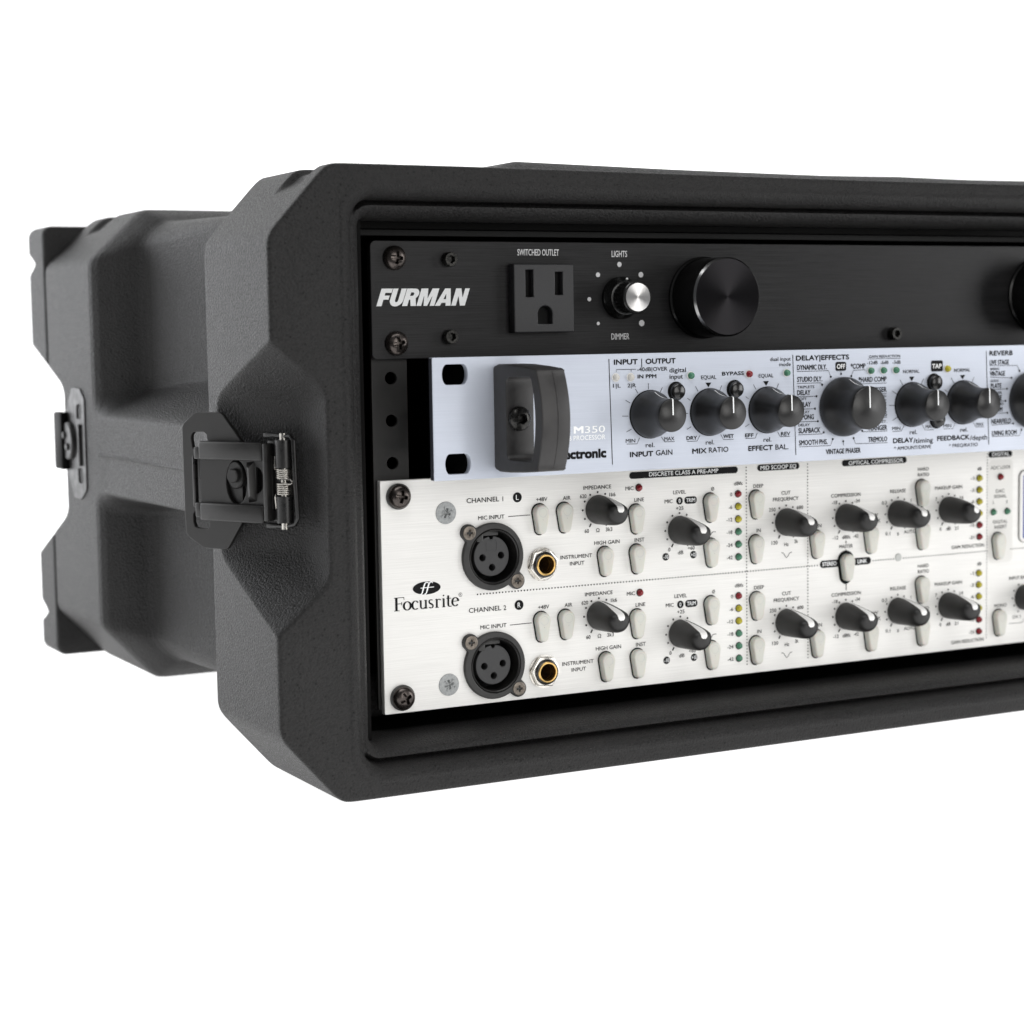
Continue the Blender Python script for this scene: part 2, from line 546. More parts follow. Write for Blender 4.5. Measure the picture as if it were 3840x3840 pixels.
FX_LINES = [[(86.05,-45.07),(87.11,-85.12)],[(171.27,-45.13),(172.67,-85.07)],[(89.25,-49.97),(89.26,-49.14),(98.0,-49.17)],[(95.82,-50.04),(95.83,-49.2)],[(103.48,-54.68),(103.51,-56.92)],[(97.66,-56.68),(98.78,-58.35)],[(109.85,-56.33),(108.73,-58.33)],[(93.19,-60.84),(95.24,-61.95)],[(91.64,-66.84),(94.44,-66.93)],[(93.43,-72.96),(95.71,-71.95)],[(119.08,-66.77),(121.47,-66.81)],[(121.17,-60.9),(122.58,-61.8)],[(120.81,-72.99),(122.85,-72.0)],[(124.92,-56.34),(126.08,-58.3)],[(137.22,-56.32),(136.22,-58.32)],[(152.18,-56.36),(153.33,-58.26)],[(164.35,-56.33),(163.33,-58.31)],[(148.41,-61.04),(149.88,-61.95)],[(147.33,-66.83),(148.8,-66.83)],[(148.24,-72.91),(150.19,-71.89)],[(168.25,-61.08),(169.12,-60.71)],[(93.48,-77.56),(98.17,-77.66),(99.33,-75.38)],[(109.16,-75.46),(110.65,-77.39),(115.18,-77.49)],[(120.87,-77.63),(125.52,-77.68),(126.76,-75.58)],[(136.57,-75.52),(137.9,-77.6),(142.7,-77.62)],[(148.21,-77.57),(152.97,-77.58),(153.93,-75.52)],[(163.74,-75.45),(165.13,-77.48),(169.82,-77.53)],[(271.4,-45.16),(273.17,-85.0)],[(173.21,-51.78),(188.93,-51.77),(190.02,-54.25)],[(195.17,-53.22),(195.17,-52.18)],[(207.45,-51.82),(201.45,-51.9),(200.34,-54.24)],[(173.38,-56.54),(185.04,-56.53),(185.69,-57.33)],[(173.5,-61.88),(182.91,-61.89)],[(174.44,-66.84),(182.13,-66.87)],[(174.43,-71.93),(183.53,-71.98)],[(173.96,-77.11),(185.66,-77.13),(186.5,-76.54)],[(174.27,-81.91),(189.87,-82.02),(190.98,-79.44)],[(196.27,-80.54),(196.4,-82.28)],[(218.99,-82.02),(202.46,-81.79),(201.53,-79.48)],[(218.84,-77.21),(206.29,-77.11),(205.89,-76.62)],[(218.39,-57.48),(205.08,-57.46)],[(212.25,-61.83),(218.4,-61.74)],[(212.26,-66.71),(218.41,-66.63)],[(212.27,-71.65),(218.63,-71.6)],[(208.71,-47.47),(225.5,-47.54)],[(225.33,-56.33),(226.82,-58.61)],[(237.72,-56.26),(236.36,-58.64)],[(221.16,-60.75),(223.66,-62.15)],[(219.62,-66.73),(222.66,-66.82)],[(221.46,-73.03),(224.16,-71.68)],[(252.45,-56.18),(254.01,-58.55)],[(264.89,-56.21),(263.56,-58.47)],[(249.0,-61.13),(250.75,-62.1)],[(221.47,-77.57),(226.07,-77.47),(227.63,-75.23)],[(236.98,-75.18),(238.58,-77.51),(243.34,-77.57)],[(248.54,-77.49),(253.5,-77.51),(254.67,-75.26)],[(264.54,-75.17),(265.97,-77.3),(270.39,-77.35)],[(273.38,-51.59),(288.72,-51.81),(289.98,-54.16)],[(273.64,-56.42),(285.51,-56.98)],[(274.04,-61.75),(283.02,-61.61)],[(275.16,-66.84),(282.21,-66.72)],[(275.2,-71.85),(283.34,-71.84)],[(274.53,-76.79),(286.65,-76.5)],[(274.93,-81.65),(290.13,-81.79),(291.34,-79.33)]]
FX_DOTS = [(190.02,-54.25),(195.17,-53.22),(200.34,-54.24),(185.69,-57.33),(182.91,-61.89),(182.13,-66.87),(183.53,-71.98),(186.5,-76.54),(190.98,-79.44),(196.27,-80.54),(201.53,-79.48),(205.89,-76.62),(205.08,-57.46),(289.98,-54.16),(285.51,-56.98),(283.02,-61.61),(282.21,-66.72),(283.34,-71.84),(286.65,-76.5),(291.34,-79.33)]
FX_TRI = [(130.97,-55.94),(158.27,-56.04),(231.5,-56.05),(258.61,-56.01)]
FX_LED = [(89.23,-52.15,'white'),(95.79,-52.18,'white'),(123.02,-52.19,'green'),(150.3,-52.19,'red'),(168.44,-52.17,'green'),(210.44,-52.26,'green'),(216.91,-52.24,'green'),(223.36,-52.28,'green'),(250.55,-52.35,'yellow')]
FX_BTN = [(116.2,-58.16),(143.43,-58.13),(243.41,-57.93),(244.95,-73.5)]
FX_KNOB_R = (283.94,-66.88)
PRE_CH_TEXT = [('CHANNEL',44.8,-98.07,13.97,'k'),('1',53.42,-98.14,0.6,'k'),('MIC INPUT',48.32,-104.98,11.37,'k'),('+48V',70.5,-99.22,4.95,'k'),('AIR',81.66,-99.28,3.46,'k'),('IMPEDANCE',95.6,-95.79,12.77,'k'),('620',89.1,-99.04,2.99,'k'),('60',90.55,-112.88,1.98,'k'),('Ω',95.6,-112.86,1.54,'k'),('3k3',100.74,-112.78,3.04,'k'),('INSTRUMENT',85.67,-122.6,14.24,'k'),('INPUT',85.99,-125.3,6.54,'k'),('1k6',102.49,-99.02,2.8,'k'),('HIGH GAIN',99.73,-117.88,11.7,'k'),('MIC',110.42,-97.01,3.81,'k'),('LINE',114.86,-101.75,4.55,'k'),('INST',114.86,-117.85,4.61,'k'),('LEVEL',134.02,-99.73,6.03,'k'),('MIC',128.77,-103.16,3.78,'k'),('+25',134.04,-106.22,3.55,'k'),('0',128.92,-122.75,1.0,'k'),('dB',134.33,-124.25,2.65,'k'),('+60',139.45,-122.76,3.31,'k'),('Ø',150.05,-99.2,1.4,'k'),('dBfs',162.63,-97.59,4.21,'k'),('0',159.11,-101.96,1.03,'k'),('-6',158.72,-107.23,1.74,'k'),('-12',158.17,-112.34,2.89,'k'),('-18',158.19,-117.53,2.89,'k'),('-24',158.18,-122.82,2.95,'k'),('-42',158.23,-128.0,2.9,'k'),('DEEP',172.6,-99.14,4.98,'k'),('CUT',186.59,-102.7,4.61,'k'),('FREQUENCY',186.5,-105.26,12.99,'k'),('250',179.62,-109.42,3.35,'k'),('120',180.71,-123.28,3.08,'k'),('Hz',186.75,-124.32,2.26,'k'),('2k',191.73,-123.33,1.81,'k'),('IN',172.68,-117.6,2.1,'k'),('600',193.71,-109.21,3.2,'k'),('IN',203.75,-117.48,2.17,'k'),('COMPRESSION',217.67,-105.29,15.55,'k'),('-18',211.7,-108.15,2.86,'k'),('-34',223.62,-108.07,2.76,'k'),('-12',212.2,-123.18,2.93,'k'),('dBfs',217.84,-123.2,4.25,'k'),('-42',222.94,-123.08,2.76,'k'),('SLOW',231.11,-114.71,7.37,'k'),('ATTACK',231.77,-117.23,8.71,'k'),('RELEASE',245.6,-104.99,8.48,'k'),('0.3',238.15,-109.69,2.67,'k'),('1',252.71,-109.44,0.57,'k'),('0.1',240.12,-123.14,2.6,'k'),('s',245.66,-123.25,0.99,'kx'),('AUTO',252.05,-122.94,6.42,'k'),('HARD',259.45,-96.16,6.02,'k'),('RATIO',259.57,-98.57,6.24,'k'),('HARD',259.71,-114.94,6.11,'k'),('MAKEUP GAIN',273.59,-104.86,15.3,'k'),('7',266.72,-109.65,1.01,'k'),('14',280.94,-109.73,1.91,'k'),('0',269.18,-122.91,1.02,'k'),('dB',273.66,-122.98,2.56,'k'),('21',278.2,-123.05,1.98,'k'),('dB',291.07,-97.48,2.45,'k'),('-1',286.96,-101.47,1.85,'k'),('-3',287.03,-106.75,1.93,'k'),('-6',287.07,-111.92,1.93,'k'),('-15',286.86,-122.25,2.52,'k'),('-21',286.82,-127.75,2.67,'k'),('GAIN REDUCTION',284.56,-131.41,18.49,'k')]
PRE_CH_LINES = [[(55.65,-105.13),(65.29,-105.06)],[(148.72,-118.29),(149.81,-116.86),(151.38,-116.86)],[(184.14,-127.67),(185.16,-127.88),(186.0,-129.18),(186.73,-129.98),(187.52,-129.29),(188.43,-127.95),(189.5,-127.79)]]
PRE_CH_BTN = [(69.83,-106.79),(80.69,-106.79),(98.93,-125.3),(113.59,-109.27),(113.67,-125.31),(149.11,-106.67),(149.27,-125.19),(171.68,-106.64),(171.4,-125.17),(202.44,-125.14),(230.9,-124.96),(258.9,-106.48),(258.99,-125.1)]
PRE_CH_KNOB = [(95.71,-104.59),(133.94,-115.06),(186.63,-114.87),(217.64,-114.71),(245.61,-114.71),(273.61,-114.6)]
PRE_CH_LED = [(114.91,-96.91,'red'),(162.63,-101.87,'red'),(162.65,-107.07,'yellow'),(162.67,-112.28,'yellow'),(162.68,-117.49,'green'),(162.7,-122.71,'green'),(162.72,-127.94,'green'),(291.07,-101.58,'yellow'),(291.11,-106.78,'yellow'),(291.15,-111.98,'yellow'),(291.19,-117.19,'yellow'),(291.24,-122.4,'red'),(291.28,-127.62,'red')]
PRE_BADGE = [(59.74,-97.9),(59.78,-139.8)]
PRE_CH_NEG = [(133.99,-103.24),(139.3,-103.21),(127.18,-125.55),(140.44,-125.54)]
PRE_PILL = [(110.38,-92.05,162.47,-91.86),(172.2,-91.81,193.46,-91.63),(215.59,-91.72,250.3,-91.7),(296.12,-91.59,309.87,-91.48)]
PRE_PILL_T = [('DISCRETE CLASS A PRE-AMP',136.21,-91.83,33.17,'k'),('MID SCOOP EQ',182.76,-91.72,18.12,'k'),('OPTICAL COMPRESSOR',233.65,-91.78,29.25,'k'),('DIGITAL',303.19,-91.52,9.99,'k')]
PRE_SCREW = [(9.87,-94.88),(9.69,-171.08)]
PRE_CSK = [(29.01,-102.18),(28.92,-168.09)]
PRE_LOGO = (6.54,-137.89,33.6,-138.16,6.66,-132.87)
PRE_STEREO = [(208.54,-133.94),(226.61,-134.01),(204.0,-133.9,230.93,-134.08),(218.12,-136.27),(245.83,-133.69)]
PRE_MISC_T = [('MASTER',217.77,-127.13,7.14,'k'),('ADC LOCK',303.25,-97.43,11.51,'k'),('DAC',303.05,-107.89,4.9,'k'),('SIGNAL',303.07,-110.23,7.15,'k'),('L',299.15,-112.71,0.75,'k'),('R',307.09,-112.97,0.83,'k'),('DIGITAL',303.21,-121.63,8.3,'k'),('INSERT',303.42,-123.94,7.16,'k'),('INPUT BALANCE',316.75,-147.51,16.24,'k'),('MONO',303.66,-159.28,7.11,'k'),('CH 1',313.07,-165.15,4.78,'k')]
PRE_MISC_DOTS = [(314.28,-150.77),(311.58,-153.29),(310.73,-156.63),(311.65,-159.96),(314.07,-162.78)]
PRE_MISC_LED = [(303.17,-101.59,'red'),(299.26,-117.12,'green'),(307.25,-117.16,'green')]
PRE_MISC_BTN = [(302.04,-132.24),(302.78,-166.8),(216.57,-135.96)]
PRE_MISC_LINES = [[(217.71,-124.74),(217.71,-125.96)],[(217.71,-128.46),(217.71,-129.85)],[(217.79,-143.21),(217.79,-145.95)],[(308.66,-167.91),(315.15,-168.14),(316.52,-167.88),(317.2,-167.15),(317.67,-166.55)]]

# ------------------------------------------------------------------ setting: white sweep the case stands on, with an added glow
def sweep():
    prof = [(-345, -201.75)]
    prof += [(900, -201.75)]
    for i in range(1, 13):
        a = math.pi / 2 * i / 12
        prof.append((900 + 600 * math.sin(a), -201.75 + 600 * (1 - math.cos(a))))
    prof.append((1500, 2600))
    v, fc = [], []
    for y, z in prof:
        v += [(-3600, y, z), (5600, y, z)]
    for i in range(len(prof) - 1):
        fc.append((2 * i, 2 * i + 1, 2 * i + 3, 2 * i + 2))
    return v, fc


o = obj('backdrop', sweep(), 'glow_white')
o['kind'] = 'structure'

# ------------------------------------------------------------------ the case
case = thing('rack_case', 'black pebble-grained moulded plastic rack case with steel side latches holding all the audio units', 'rack case', (241.3, 130, -199))
XM, ZM = 241.3, -88.4
SEAM = -85.6


def outline(XL, zt, zb, zc1, zc2, Xc, extra=()):
    """left half of an octagonal section, top middle round to bottom middle, then its mirror image"""
    p = []
    top = np.concatenate([np.linspace(XM, 100, 12), np.linspace(98, 64, 12), np.linspace(63, 40, 24), np.linspace(38.5, Xc + 4, 34), np.linspace(Xc + 3, Xc, 5)])
    for x in top:
        p.append((x, zt))
    for t in np.linspace(0, 1, 28)[1:-1]:
        p.append((Xc + (XL - Xc) * t, zt + (zc1 - zt) * t))
    zs = np.linspace(-2, 1, 2)
    fr = np.concatenate([np.linspace(0, 1, 200), [(-85.6 + q) / -170.0 for q in (-1.2, -0.8, -0.4, 0, 0.4, 0.8, 1.2)]])
    for t in np.unique(np.round(fr, 5)):
        p.append((XL, zc1 + (zc2 - zc1) * t))
    for t in np.linspace(0, 1, 28)[1:-1]:
        p.append((XL + (Xc - XL) * t, zc2 + (zb - zc2) * t))
    for x in top[::-1]:
        p.append((x, zb))
    left = np.array(p)
    right = left[1:-1][::-1].copy()
    right[:, 0] = 2 * XM - right[:, 0]
    return np.concatenate([left, right]), len(left)


def rounded(P, it):
    Q = P.copy()
    for _ in range(it):
        Q = 0.5 * Q + 0.25 * (np.roll(Q, 1, 0) + np.roll(Q, -1, 0))
    return Q


def resample_round(P, it):
    """soften the corners only (the closed loop is unevenly spaced, so move points by at most 1.2 mm)"""
    Q = rounded(P, it)
    dlt = Q - P
    L = np.linalg.norm(dlt, axis=1, keepdims=True)
    return P + dlt * np.minimum(1, 1.1 / np.maximum(L, 1e-6))


def inward(P):
    t = np.roll(P, -1, 0) - np.roll(P, 1, 0)
    n = np.stack([-t[:, 1], t[:, 0]], 1)
    n /= np.linalg.norm(n, axis=1, keepdims=True) + 1e-9
    return n * np.sign(((np.array([XM, ZM]) - P) * n).sum(1, keepdims=True))


def smin(a, b, k):
    h = np.clip(0.5 + 0.5 * (b - a) / k, 0, 1)
    return b + (a - b) * h - k * h * (1 - h)


def wedge(yy, z):
    """how far the left face is cut back for a latch; yy = distance from the end of the case minus 28"""
    fl = np.where(yy < -8, 20.2 - 0.02 * (yy + 28), 20.0 - (yy + 8) * 0.528)
    fl = smin(fl, 20.0 - (yy + 8) * 0.528 + 0.0, 3.0)
    top = -36.0 - (yy + 28) * 0.36
    bot = -139.6 + (yy + 28) * 0.42
    rt = 1.15 * (top - z)
    rb = 1.15 * (z - bot)
    d_ = smin(smin(fl, rt, 5.0), rb, 5.0)
    return np.maximum(d_, 0)


def sunken():
    """plain box section of the body between the two rings"""
    zt, zb, xl, rad = 14.5, -174.5, -25.0, 7.0
    P, nl = outline(-50.6, 25.4, -201.6, 0.2, -175.6, -26.0)
    Q = []
    for x, z in P[:nl]:
        t = min(max((x + 26.0) / -24.6, 0), 1)
        if z > 25.3 or z < -201.5:
            Q.append((XM + (x - XM) * (XM - xl - rad) / (XM + 26.0), zt if z > 0 else zb))
        elif x > -50.5:
            a = math.pi / 2 * (1 + t) if z > ZM else math.pi * 1.5 - math.pi / 2 * t
            Q.append((xl + rad + rad * math.cos(a), (zt - rad if z > ZM else zb + rad) + rad * math.sin(a)))
        else:
            Q.append((xl, zt - rad + (0.2 - z) / 175.8 * (zb - zt + 2 * rad)))
    left = np.array(Q)
    right = left[1:-1][::-1].copy()
    right[:, 0] = 2 * XM - right[:, 0]
    return np.concatenate([left, right])


SUNK = sunken()


def section(y):
    """outer outline of the case at depth y, with every recess and rib in it"""
    k = float(sm(100, 190, y))
    P, nl = outline(-50.6, 25.4 - 2.4 * k, -201.6 + 12.6 * k, 0.2, -175.6 + 12.0 * k, -26.0 - 1.5 * (1 - k))
    P = resample_round(P, 14)
    n = inward(P)
    X, Z = P[:, 0], P[:, 1]
    lx = np.where(X > XM, 2 * XM - X, X)
    side = sm(0.35, 0.75, np.abs(n[:, 0])) * (np.abs(Z + 86) < 90)
    # sunken middle between the two rings, crossed by a rib at mid height
    rec = sm(37.5, 50, y) * float(np.interp(y, [40, 160, 168, 173, 176, 179, 182, 185, 188, 191, 194], [29.0, 20.5, 20, 19, 16.8, 12.6, 8.8, 5.6, 2.6, 0.7, 0])) / 25.0
    rib = 1 - sm(16, 27 , np.abs(Z - SEAM))
    rib = rib * (lx < -30)
    wv = (rec * (1 - rib))[:, None]
    P = P * (1 - wv) + SUNK * wv
    dd = 0.6 * rib * rec
    dd = dd - 0.95 * np.exp(-((Z - SEAM) / 0.5) ** 2) * (lx < -30) * sm(40, 44, y) * (1 - sm(184, 190, y))
    # shallow dish in the top corner and the raised stacking bar along the top
    for yc in (-6.0, 240.0):
        dd = dd + 2.2 * sm(yc - 13, yc - 6, y) * (1 - sm(yc + 6, yc + 9, y)) * sm(-37, -30, lx) * (1 - sm(-20, -14, lx)) * (Z > 0)
    dd = dd + 0.9 * sm(0, 230, lx) * (Z > 20)
    dd = dd - np.interp(lx, [55, 130, 205, 241], [4.6, 3.7, 3.4, 3.9]) * sm(41, 60, lx) * sm(-16, -4, y) * (1 - sm(24, 33, y)) * (Z > 0)
    # parting line of the rear lid
    dd = dd + 1.1 * np.exp(-((y - 267.0) / 0.9) ** 2)
    for yy in (y, 269.0 - y):
        if yy < 40:
            dd = np.where(lx < -30, np.maximum(dd, wedge(np.float64(yy), Z)), dd)
    return P + n * dd[:, None], nl, n


ys = [-27.75, -27.2, -26.3] + list(np.arange(-25.4, 48, 0.85)) + list(np.arange(48, 150, 2.6)) + list(np.arange(150, 200, 1.0)) + list(np.arange(200, 265, 1.6)) + [265.4, 266, 266.5, 267, 267.4, 268]
Pf, NL, nf = section(-28.0)
loops = []


def inner(h, rad):
    """rounded mouth outline, h = half height, same number of points as the outer section"""
    zt, zb, xl = ZM + h, ZM - h, -23.0 + (107.0 - h)
    P, nl = outline(-50.6, 25.4, -201.6, 0.2, -175.6, -26.0)
    Q = []
    for i in range(nl):
        x, z = P[i]
        if z > 25.3:
            Q.append((XM + (x - XM) * (XM - xl - rad) / (XM + 26.0), zt))
        elif z < -201.5:
            Q.append((XM + (x - XM) * (XM - xl - rad) / (XM + 26.0), zb))
        elif x > -50.5:
            t = (x + 26.0) / -24.6
            t = min(max(t, 0), 1)
            if z > ZM:
                a = math.pi / 2 * (1 + t)
                Q.append((xl + rad + rad * math.cos(a), zt - rad + rad * math.sin(a)))
            else:
                a = math.pi * 1.5 - math.pi / 2 * t
                Q.append((xl + rad + rad * math.cos(a), zb + rad + rad * math.sin(a)))
        else:
            t = (0.2 - z) / 175.8
            Q.append((xl, zt - rad + t * (zb - zt + 2 * rad)))
    left = np.array(Q)
    right = left[1:-1][::-1].copy()
    right[:, 0] = 2 * XM - right[:, 0]
    return np.concatenate([left, right])


# mouth profile from the outer edge inwards: lip, valley, inner ridge
for h, rad, y in [(95.4, 3.5, 6), (95.6, 3.5, -11), (96.0, 4, -15.0), (96.8, 4.5, -17.6), (97.7, 5, -19.4), (98.8, 6, -20.6), (99.7, 6.5, -21.0), (100.2, 7, -20.4), (100.6, 7.2, -18.5), (101.1, 7.5, -17.6), (101.6, 8, -19.0),
                  (101.9, 8.5, -22.0), (102.3, 9, -24.4), (103.1, 10, -26.3), (104.4, 11, -27.6), (105.5, 11.5, -28.3), (106.5, 12, -28.6), (107.3, 12.5, -28.4), (107.9, 13, -28.0), (108.4, 13, -28.0)]:
    Q = inner(h, rad)
    flank = sm(0.6, 0.95, np.abs(inward(Q)[:, 0]))
    loops.append((Q, y * (1 - flank) + min(y, -22.0 - 0.5 * (h - 99.7)) * flank if 99.9 < h < 102.8 else y))
loops.append((Pf + nf * 1.7, -28.0))
for y in ys:
    P, _, _n = section(float(y))
    loops.append((P + _n * (0.8 if y == -27.75 else 0.25 if y == -27.2 else 0.05 if y == -26.3 else 0.0), float(y)))
loops.append((np.array([XM, ZM]) + (loops[-1][0] - np.array([XM, ZM])) * 0.02, 268.1))
N = len(loops[0][0])
V, FC = [], []
for P, y in loops:
    yv = np.broadcast_to(np.asarray(y, float), (len(P),))
    V += [(float(a) - 241.3, float(c) - 130, float(b) + 199) for (a, b), c in zip(P, yv)]
for k in range(len(loops) - 1):
    for i in range(N):
        j = (i + 1) % N
        FC.append((k * N + i, k * N + j, (k + 1) * N + j, (k + 1) * N + i))
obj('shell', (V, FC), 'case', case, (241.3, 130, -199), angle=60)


# rear lid: square-cornered, notched along its back edge, cut back for the rear latch
def lid_outline(ins):
    p = []
    xl, zt, zb = -50.6 + ins, 19.6 - ins, -187.2 + ins
    for x in np.concatenate([np.linspace(XM, 20, 16), np.linspace(10, xl + 7, 20)]):
        p.append((x, zt))
    for t in np.linspace(0, 1, 8):
        a = math.pi / 2 * (1 + t)
        p.append((xl + 5 + 5 * math.cos(a), zt - 5 + 5 * math.sin(a)))
    for z in np.linspace(zt - 6, zb + 6, 170):
        p.append((xl, z))
    for t in np.linspace(0, 1, 8):
        a = math.pi + math.pi / 2 * t
        p.append((xl + 5 + 5 * math.cos(a), zb + 5 + 5 * math.sin(a)))
    for x in np.concatenate([np.linspace(10, xl + 7, 20)[::-1], np.linspace(XM, 20, 16)[::-1]]):
        p.append((x, zb))
    left = np.array(p)
    right = left[1:-1][::-1].copy()
    right[:, 0] = 2 * XM - right[:, 0]
    return np.concatenate([left, right])


V, FC = [], []
lt = [(0, 60), (0.0, 1.5), (0.03, 0.4)] + [(t, 0.0) for t in np.linspace(0.08, 0.9, 20)] + [(0.96, 0.6), (0.99, 1.6), (1.0, 3.5), (1.0, 60)]
for t, ins in lt:
    P = lid_outline(ins)
    if ins > 50:
        P = np.array([XM, ZM]) + (P - np.array([XM, ZM])) * 0.02
    for x, z in P:
        lx = x if x < XM else 2 * XM - x
        back = 298.0
        for zn in (2.0, -167.2):
            back -= 13.0 * max(0.0, 1 - abs(z - zn) / 5.0) ** 0.8 * (1 if lx < -30 else 0)
        y = 268.4 + t * (back - 268.4)
        wd = float(wedge(np.float64(269.0 - y), np.float64(z))) if (lx < -44 and ins < 30) else 0.0
        x2 = x + wd if x < XM else x - wd
        V.append((x2 - 241.3, y - 130, z + 199))
N = len(lid_outline(0))
for k in range(len(lt) - 1):
    for i in range(N):
        j = (i + 1) % N
        FC.append((k * N + i, k * N + j, (k + 1) * N + j, (k + 1) * N + i))
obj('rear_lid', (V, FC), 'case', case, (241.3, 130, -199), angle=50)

# black steel sleeve inside the mouth, with the two drilled rack rails
w = 2.0
xl, xr, zt, zb = -12.2, 494.8, 7.6, -184.6
sleeve = merge(box(xl - w, xl, -12.5, 34, zb, zt), box(xr, xr + w, -12.5, 34, zb, zt), box(xl - w, xr + w, -12.5, 34, zt, zt + w), box(xl - w, xr + w, -12.5, 34, zb - w, zb),
               box(xl, xl + 4.6, -9.0, -7.5, zb, zt), box(xl, xr, 4.0, 5.0, zt - 3.0, zt))
fr = obj('rack_frame', sleeve, 'frame', case, (0, 0, 0))
obj('frame_lip', box(xl + 0.5, xr - 0.5, -2.0, -0.6, 1.7, 3.9, 0.3), 'hole', case, (0, 0, 0))
hz = [-6.35 - 44.45 * u - q for u in range(4) for q in (0, 15.875, 31.75)]
rail = plate([(1.0, -1.5), (15.6, -1.5), (15.6, -175.5), (1.0, -175.5)], [circle(8.9, z, 2.35, 20) for z in hz], -5.2, -3.4, 0.25)
rl = obj('rack_rail', rail, 'rail', case, (0, 0, 0))
again(rl, case, (465.4, 0, 0))

# ---- latches
LA, LT, LN = Vector((-30.5, -10, 0)), Vector((-0.447, 0.894, 0)), Vector((-0.894, -0.447, 0))


def onlatch(geo_sz):
    """(s along the slanted bed, offset above it, z) -> case space; built about z = -88"""
    return [tuple(LA + LT * s_ + LN * of_ + Vector((0, 0, z - 0.0))) for s_, of_, z in geo_sz[0]], geo_sz[1]


def lplate(outer, holes, o0, o1, bev=0.25):
    v, fc = plate(outer, holes, o0, o1, bev)
    return onlatch(([(x, -y, z) for x, y, z in v], fc))


def lbox(s0, s1, o0, o1, z0, z1, b=0.4):
    return onlatch(box(s0, s1, o0, o1, z0, z1, b))


lat = bpy.data.objects.new('latch', None)
lat.empty_display_size = 0.01
place(lat, case, (-40.0, 10.0, -88.0))
AT = (-40.0, 10.0, -88.0)


def lpart(name, geo, m, angle=35):
    return obj(name, ([(a - AT[0], b - AT[1], c - AT[2]) for a, b, c in geo[0]], geo[1]), m, lat, AT, angle)


up_hole = [(53.0, -71.8), (52.6, -70.4), (51.5, -69.5), (46.6, -69.4), (45.0, -70.4), (44.6, -73), (44.6, -76), (51.6, -76), (52.4, -75)]
dn_hole = [(52.0, -98.8), (53.0, -100.2), (53.0, -103.2), (52.2, -104.8), (50.6, -105.4), (45.8, -105.4), (44.8, -104.5), (44.6, -99), (50, -98.2)]
octo = [(57.6, -67.8), (56.6, -66.2), (51.5, -62.7), (49.6, -62.1), (38.2, -62.1), (36.8, -62.6), (27.5, -72.6), (27.5, -101.4), (35.6, -112.1), (37.0, -112.7), (47.5, -112.7), (49.2, -112.1), (55.6, -108.9), (57.0, -107.3), (57.4, -100)]
slit = [(53.0, -78.2), (51.4, -78.2), (51.0, -97.6), (52.6, -97.6)]
lpart('catch_plate', lplate(octo, [up_hole, dn_hole], 3.6, 5.2), 'latch')
lpart('hook_lip', merge(lbox(50.2, 51.6, 4.9, 6.6, -97.4, -78.3), lbox(47.2, 49.6, 5.15, 5.9, -97, -78.6)), 'latch_dark')
oval = [(28.9 + 5.2 * math.cos(a), -87.4 + 8.2 * math.sin(a)) for a in np.linspace(0, 2 * math.pi, 33)[:-1]]
halfm = [(19.2, -81.6)] + [(19.2 - 3.6 * math.sin(a), -86.4 + 4.8 * math.cos(a)) for a in np.linspace(0.1, math.pi - 0.1, 12)] + [(19.2, -91.2)]
lpart('slider', merge(lplate([(47.2, -78.0), (11.2, -77.4), (11.2, -96.8), (47.2, -97.4)], [oval, halfm], 5.4, 6.8), lbox(11.6, 13.6, 5.4, 9.4, -101.0, -72.8, 0.5)), 'latch')
lpart('recess_floor', lplate([(40, -80), (12, -80), (12, -95), (40, -95)], [], 3.0, 3.9, 0), 'latch_dark')
disc = onlatch(([(a * 0.86 + 29.6, -b + 0.0, c * 1.12 - 84.8) for a, b, c in lathe([(0.0, 4.0), (4.6, 4.0), (4.6, 6.4), (4.2, 6.9), (0, 6.9)], 36)[0]], lathe([(0.0, 4.0), (4.6, 4.0), (4.6, 6.4), (4.2, 6.9), (0, 6.9)], 36)[1]))
lpart('turn_disc', disc, 'latch')
stp = [(2.6, 6.8), (2.6, 8.6), (2.3, 9.0), (0, 9.0)]
lpart('rivet', onlatch(([(a + 29.3, -b, c - 85.0) for a, b, c in lathe(stp, 28)[0]], lathe(stp, 28)[1])), 'latch')
lpart('bent_tab', onlatch(([(23.8, 6.7, -80.0), (19.8, 6.7, -79.4), (19.2, 6.7, -94.2), (23.2, 6.7, -94.8), (22.0, 8.6, -81.6), (20.9, 8.9, -82.0), (20.5, 8.9, -92.0), (21.6, 8.6, -92.6)],
                          [(0, 1, 5, 4), (1, 2, 6, 5), (2, 3, 7, 6), (3, 0, 4, 7), (4, 5, 6, 7)])), 'latch', 20)
for z0, z1 in ((-79.3, -72.6), (-101.9, -95.3)):
    up = z1 > -80
    rail_ = merge(lbox(14.2, 45.6, 6.4, 9.3, z0, z1, 0.8), lbox(44.8, 48.6, 6.5, 8.6, z0 + (0.0 if up else 1.0), z1 - (2.2 if up else 0.2), 0.5))
    lpart('side_rail', rail_, 'latch', 50)
bs, bo = 6.6, 5.6


def lcyl(s_, of_, r_, z0, z1, n=28):
    v, fc = [], []
    for z in (z0, z1):
        for i in range(n):
            a = 2 * math.pi * i / n
            v.append((s_ + r_ * math.cos(a), of_ + r_ * math.sin(a), z))
    for i in range(n):
        fc.append((i, (i + 1) % n, n + (i + 1) % n, n + i))
    fc += [tuple(range(n)), tuple(range(n, 2 * n))]
    return onlatch((v, fc))


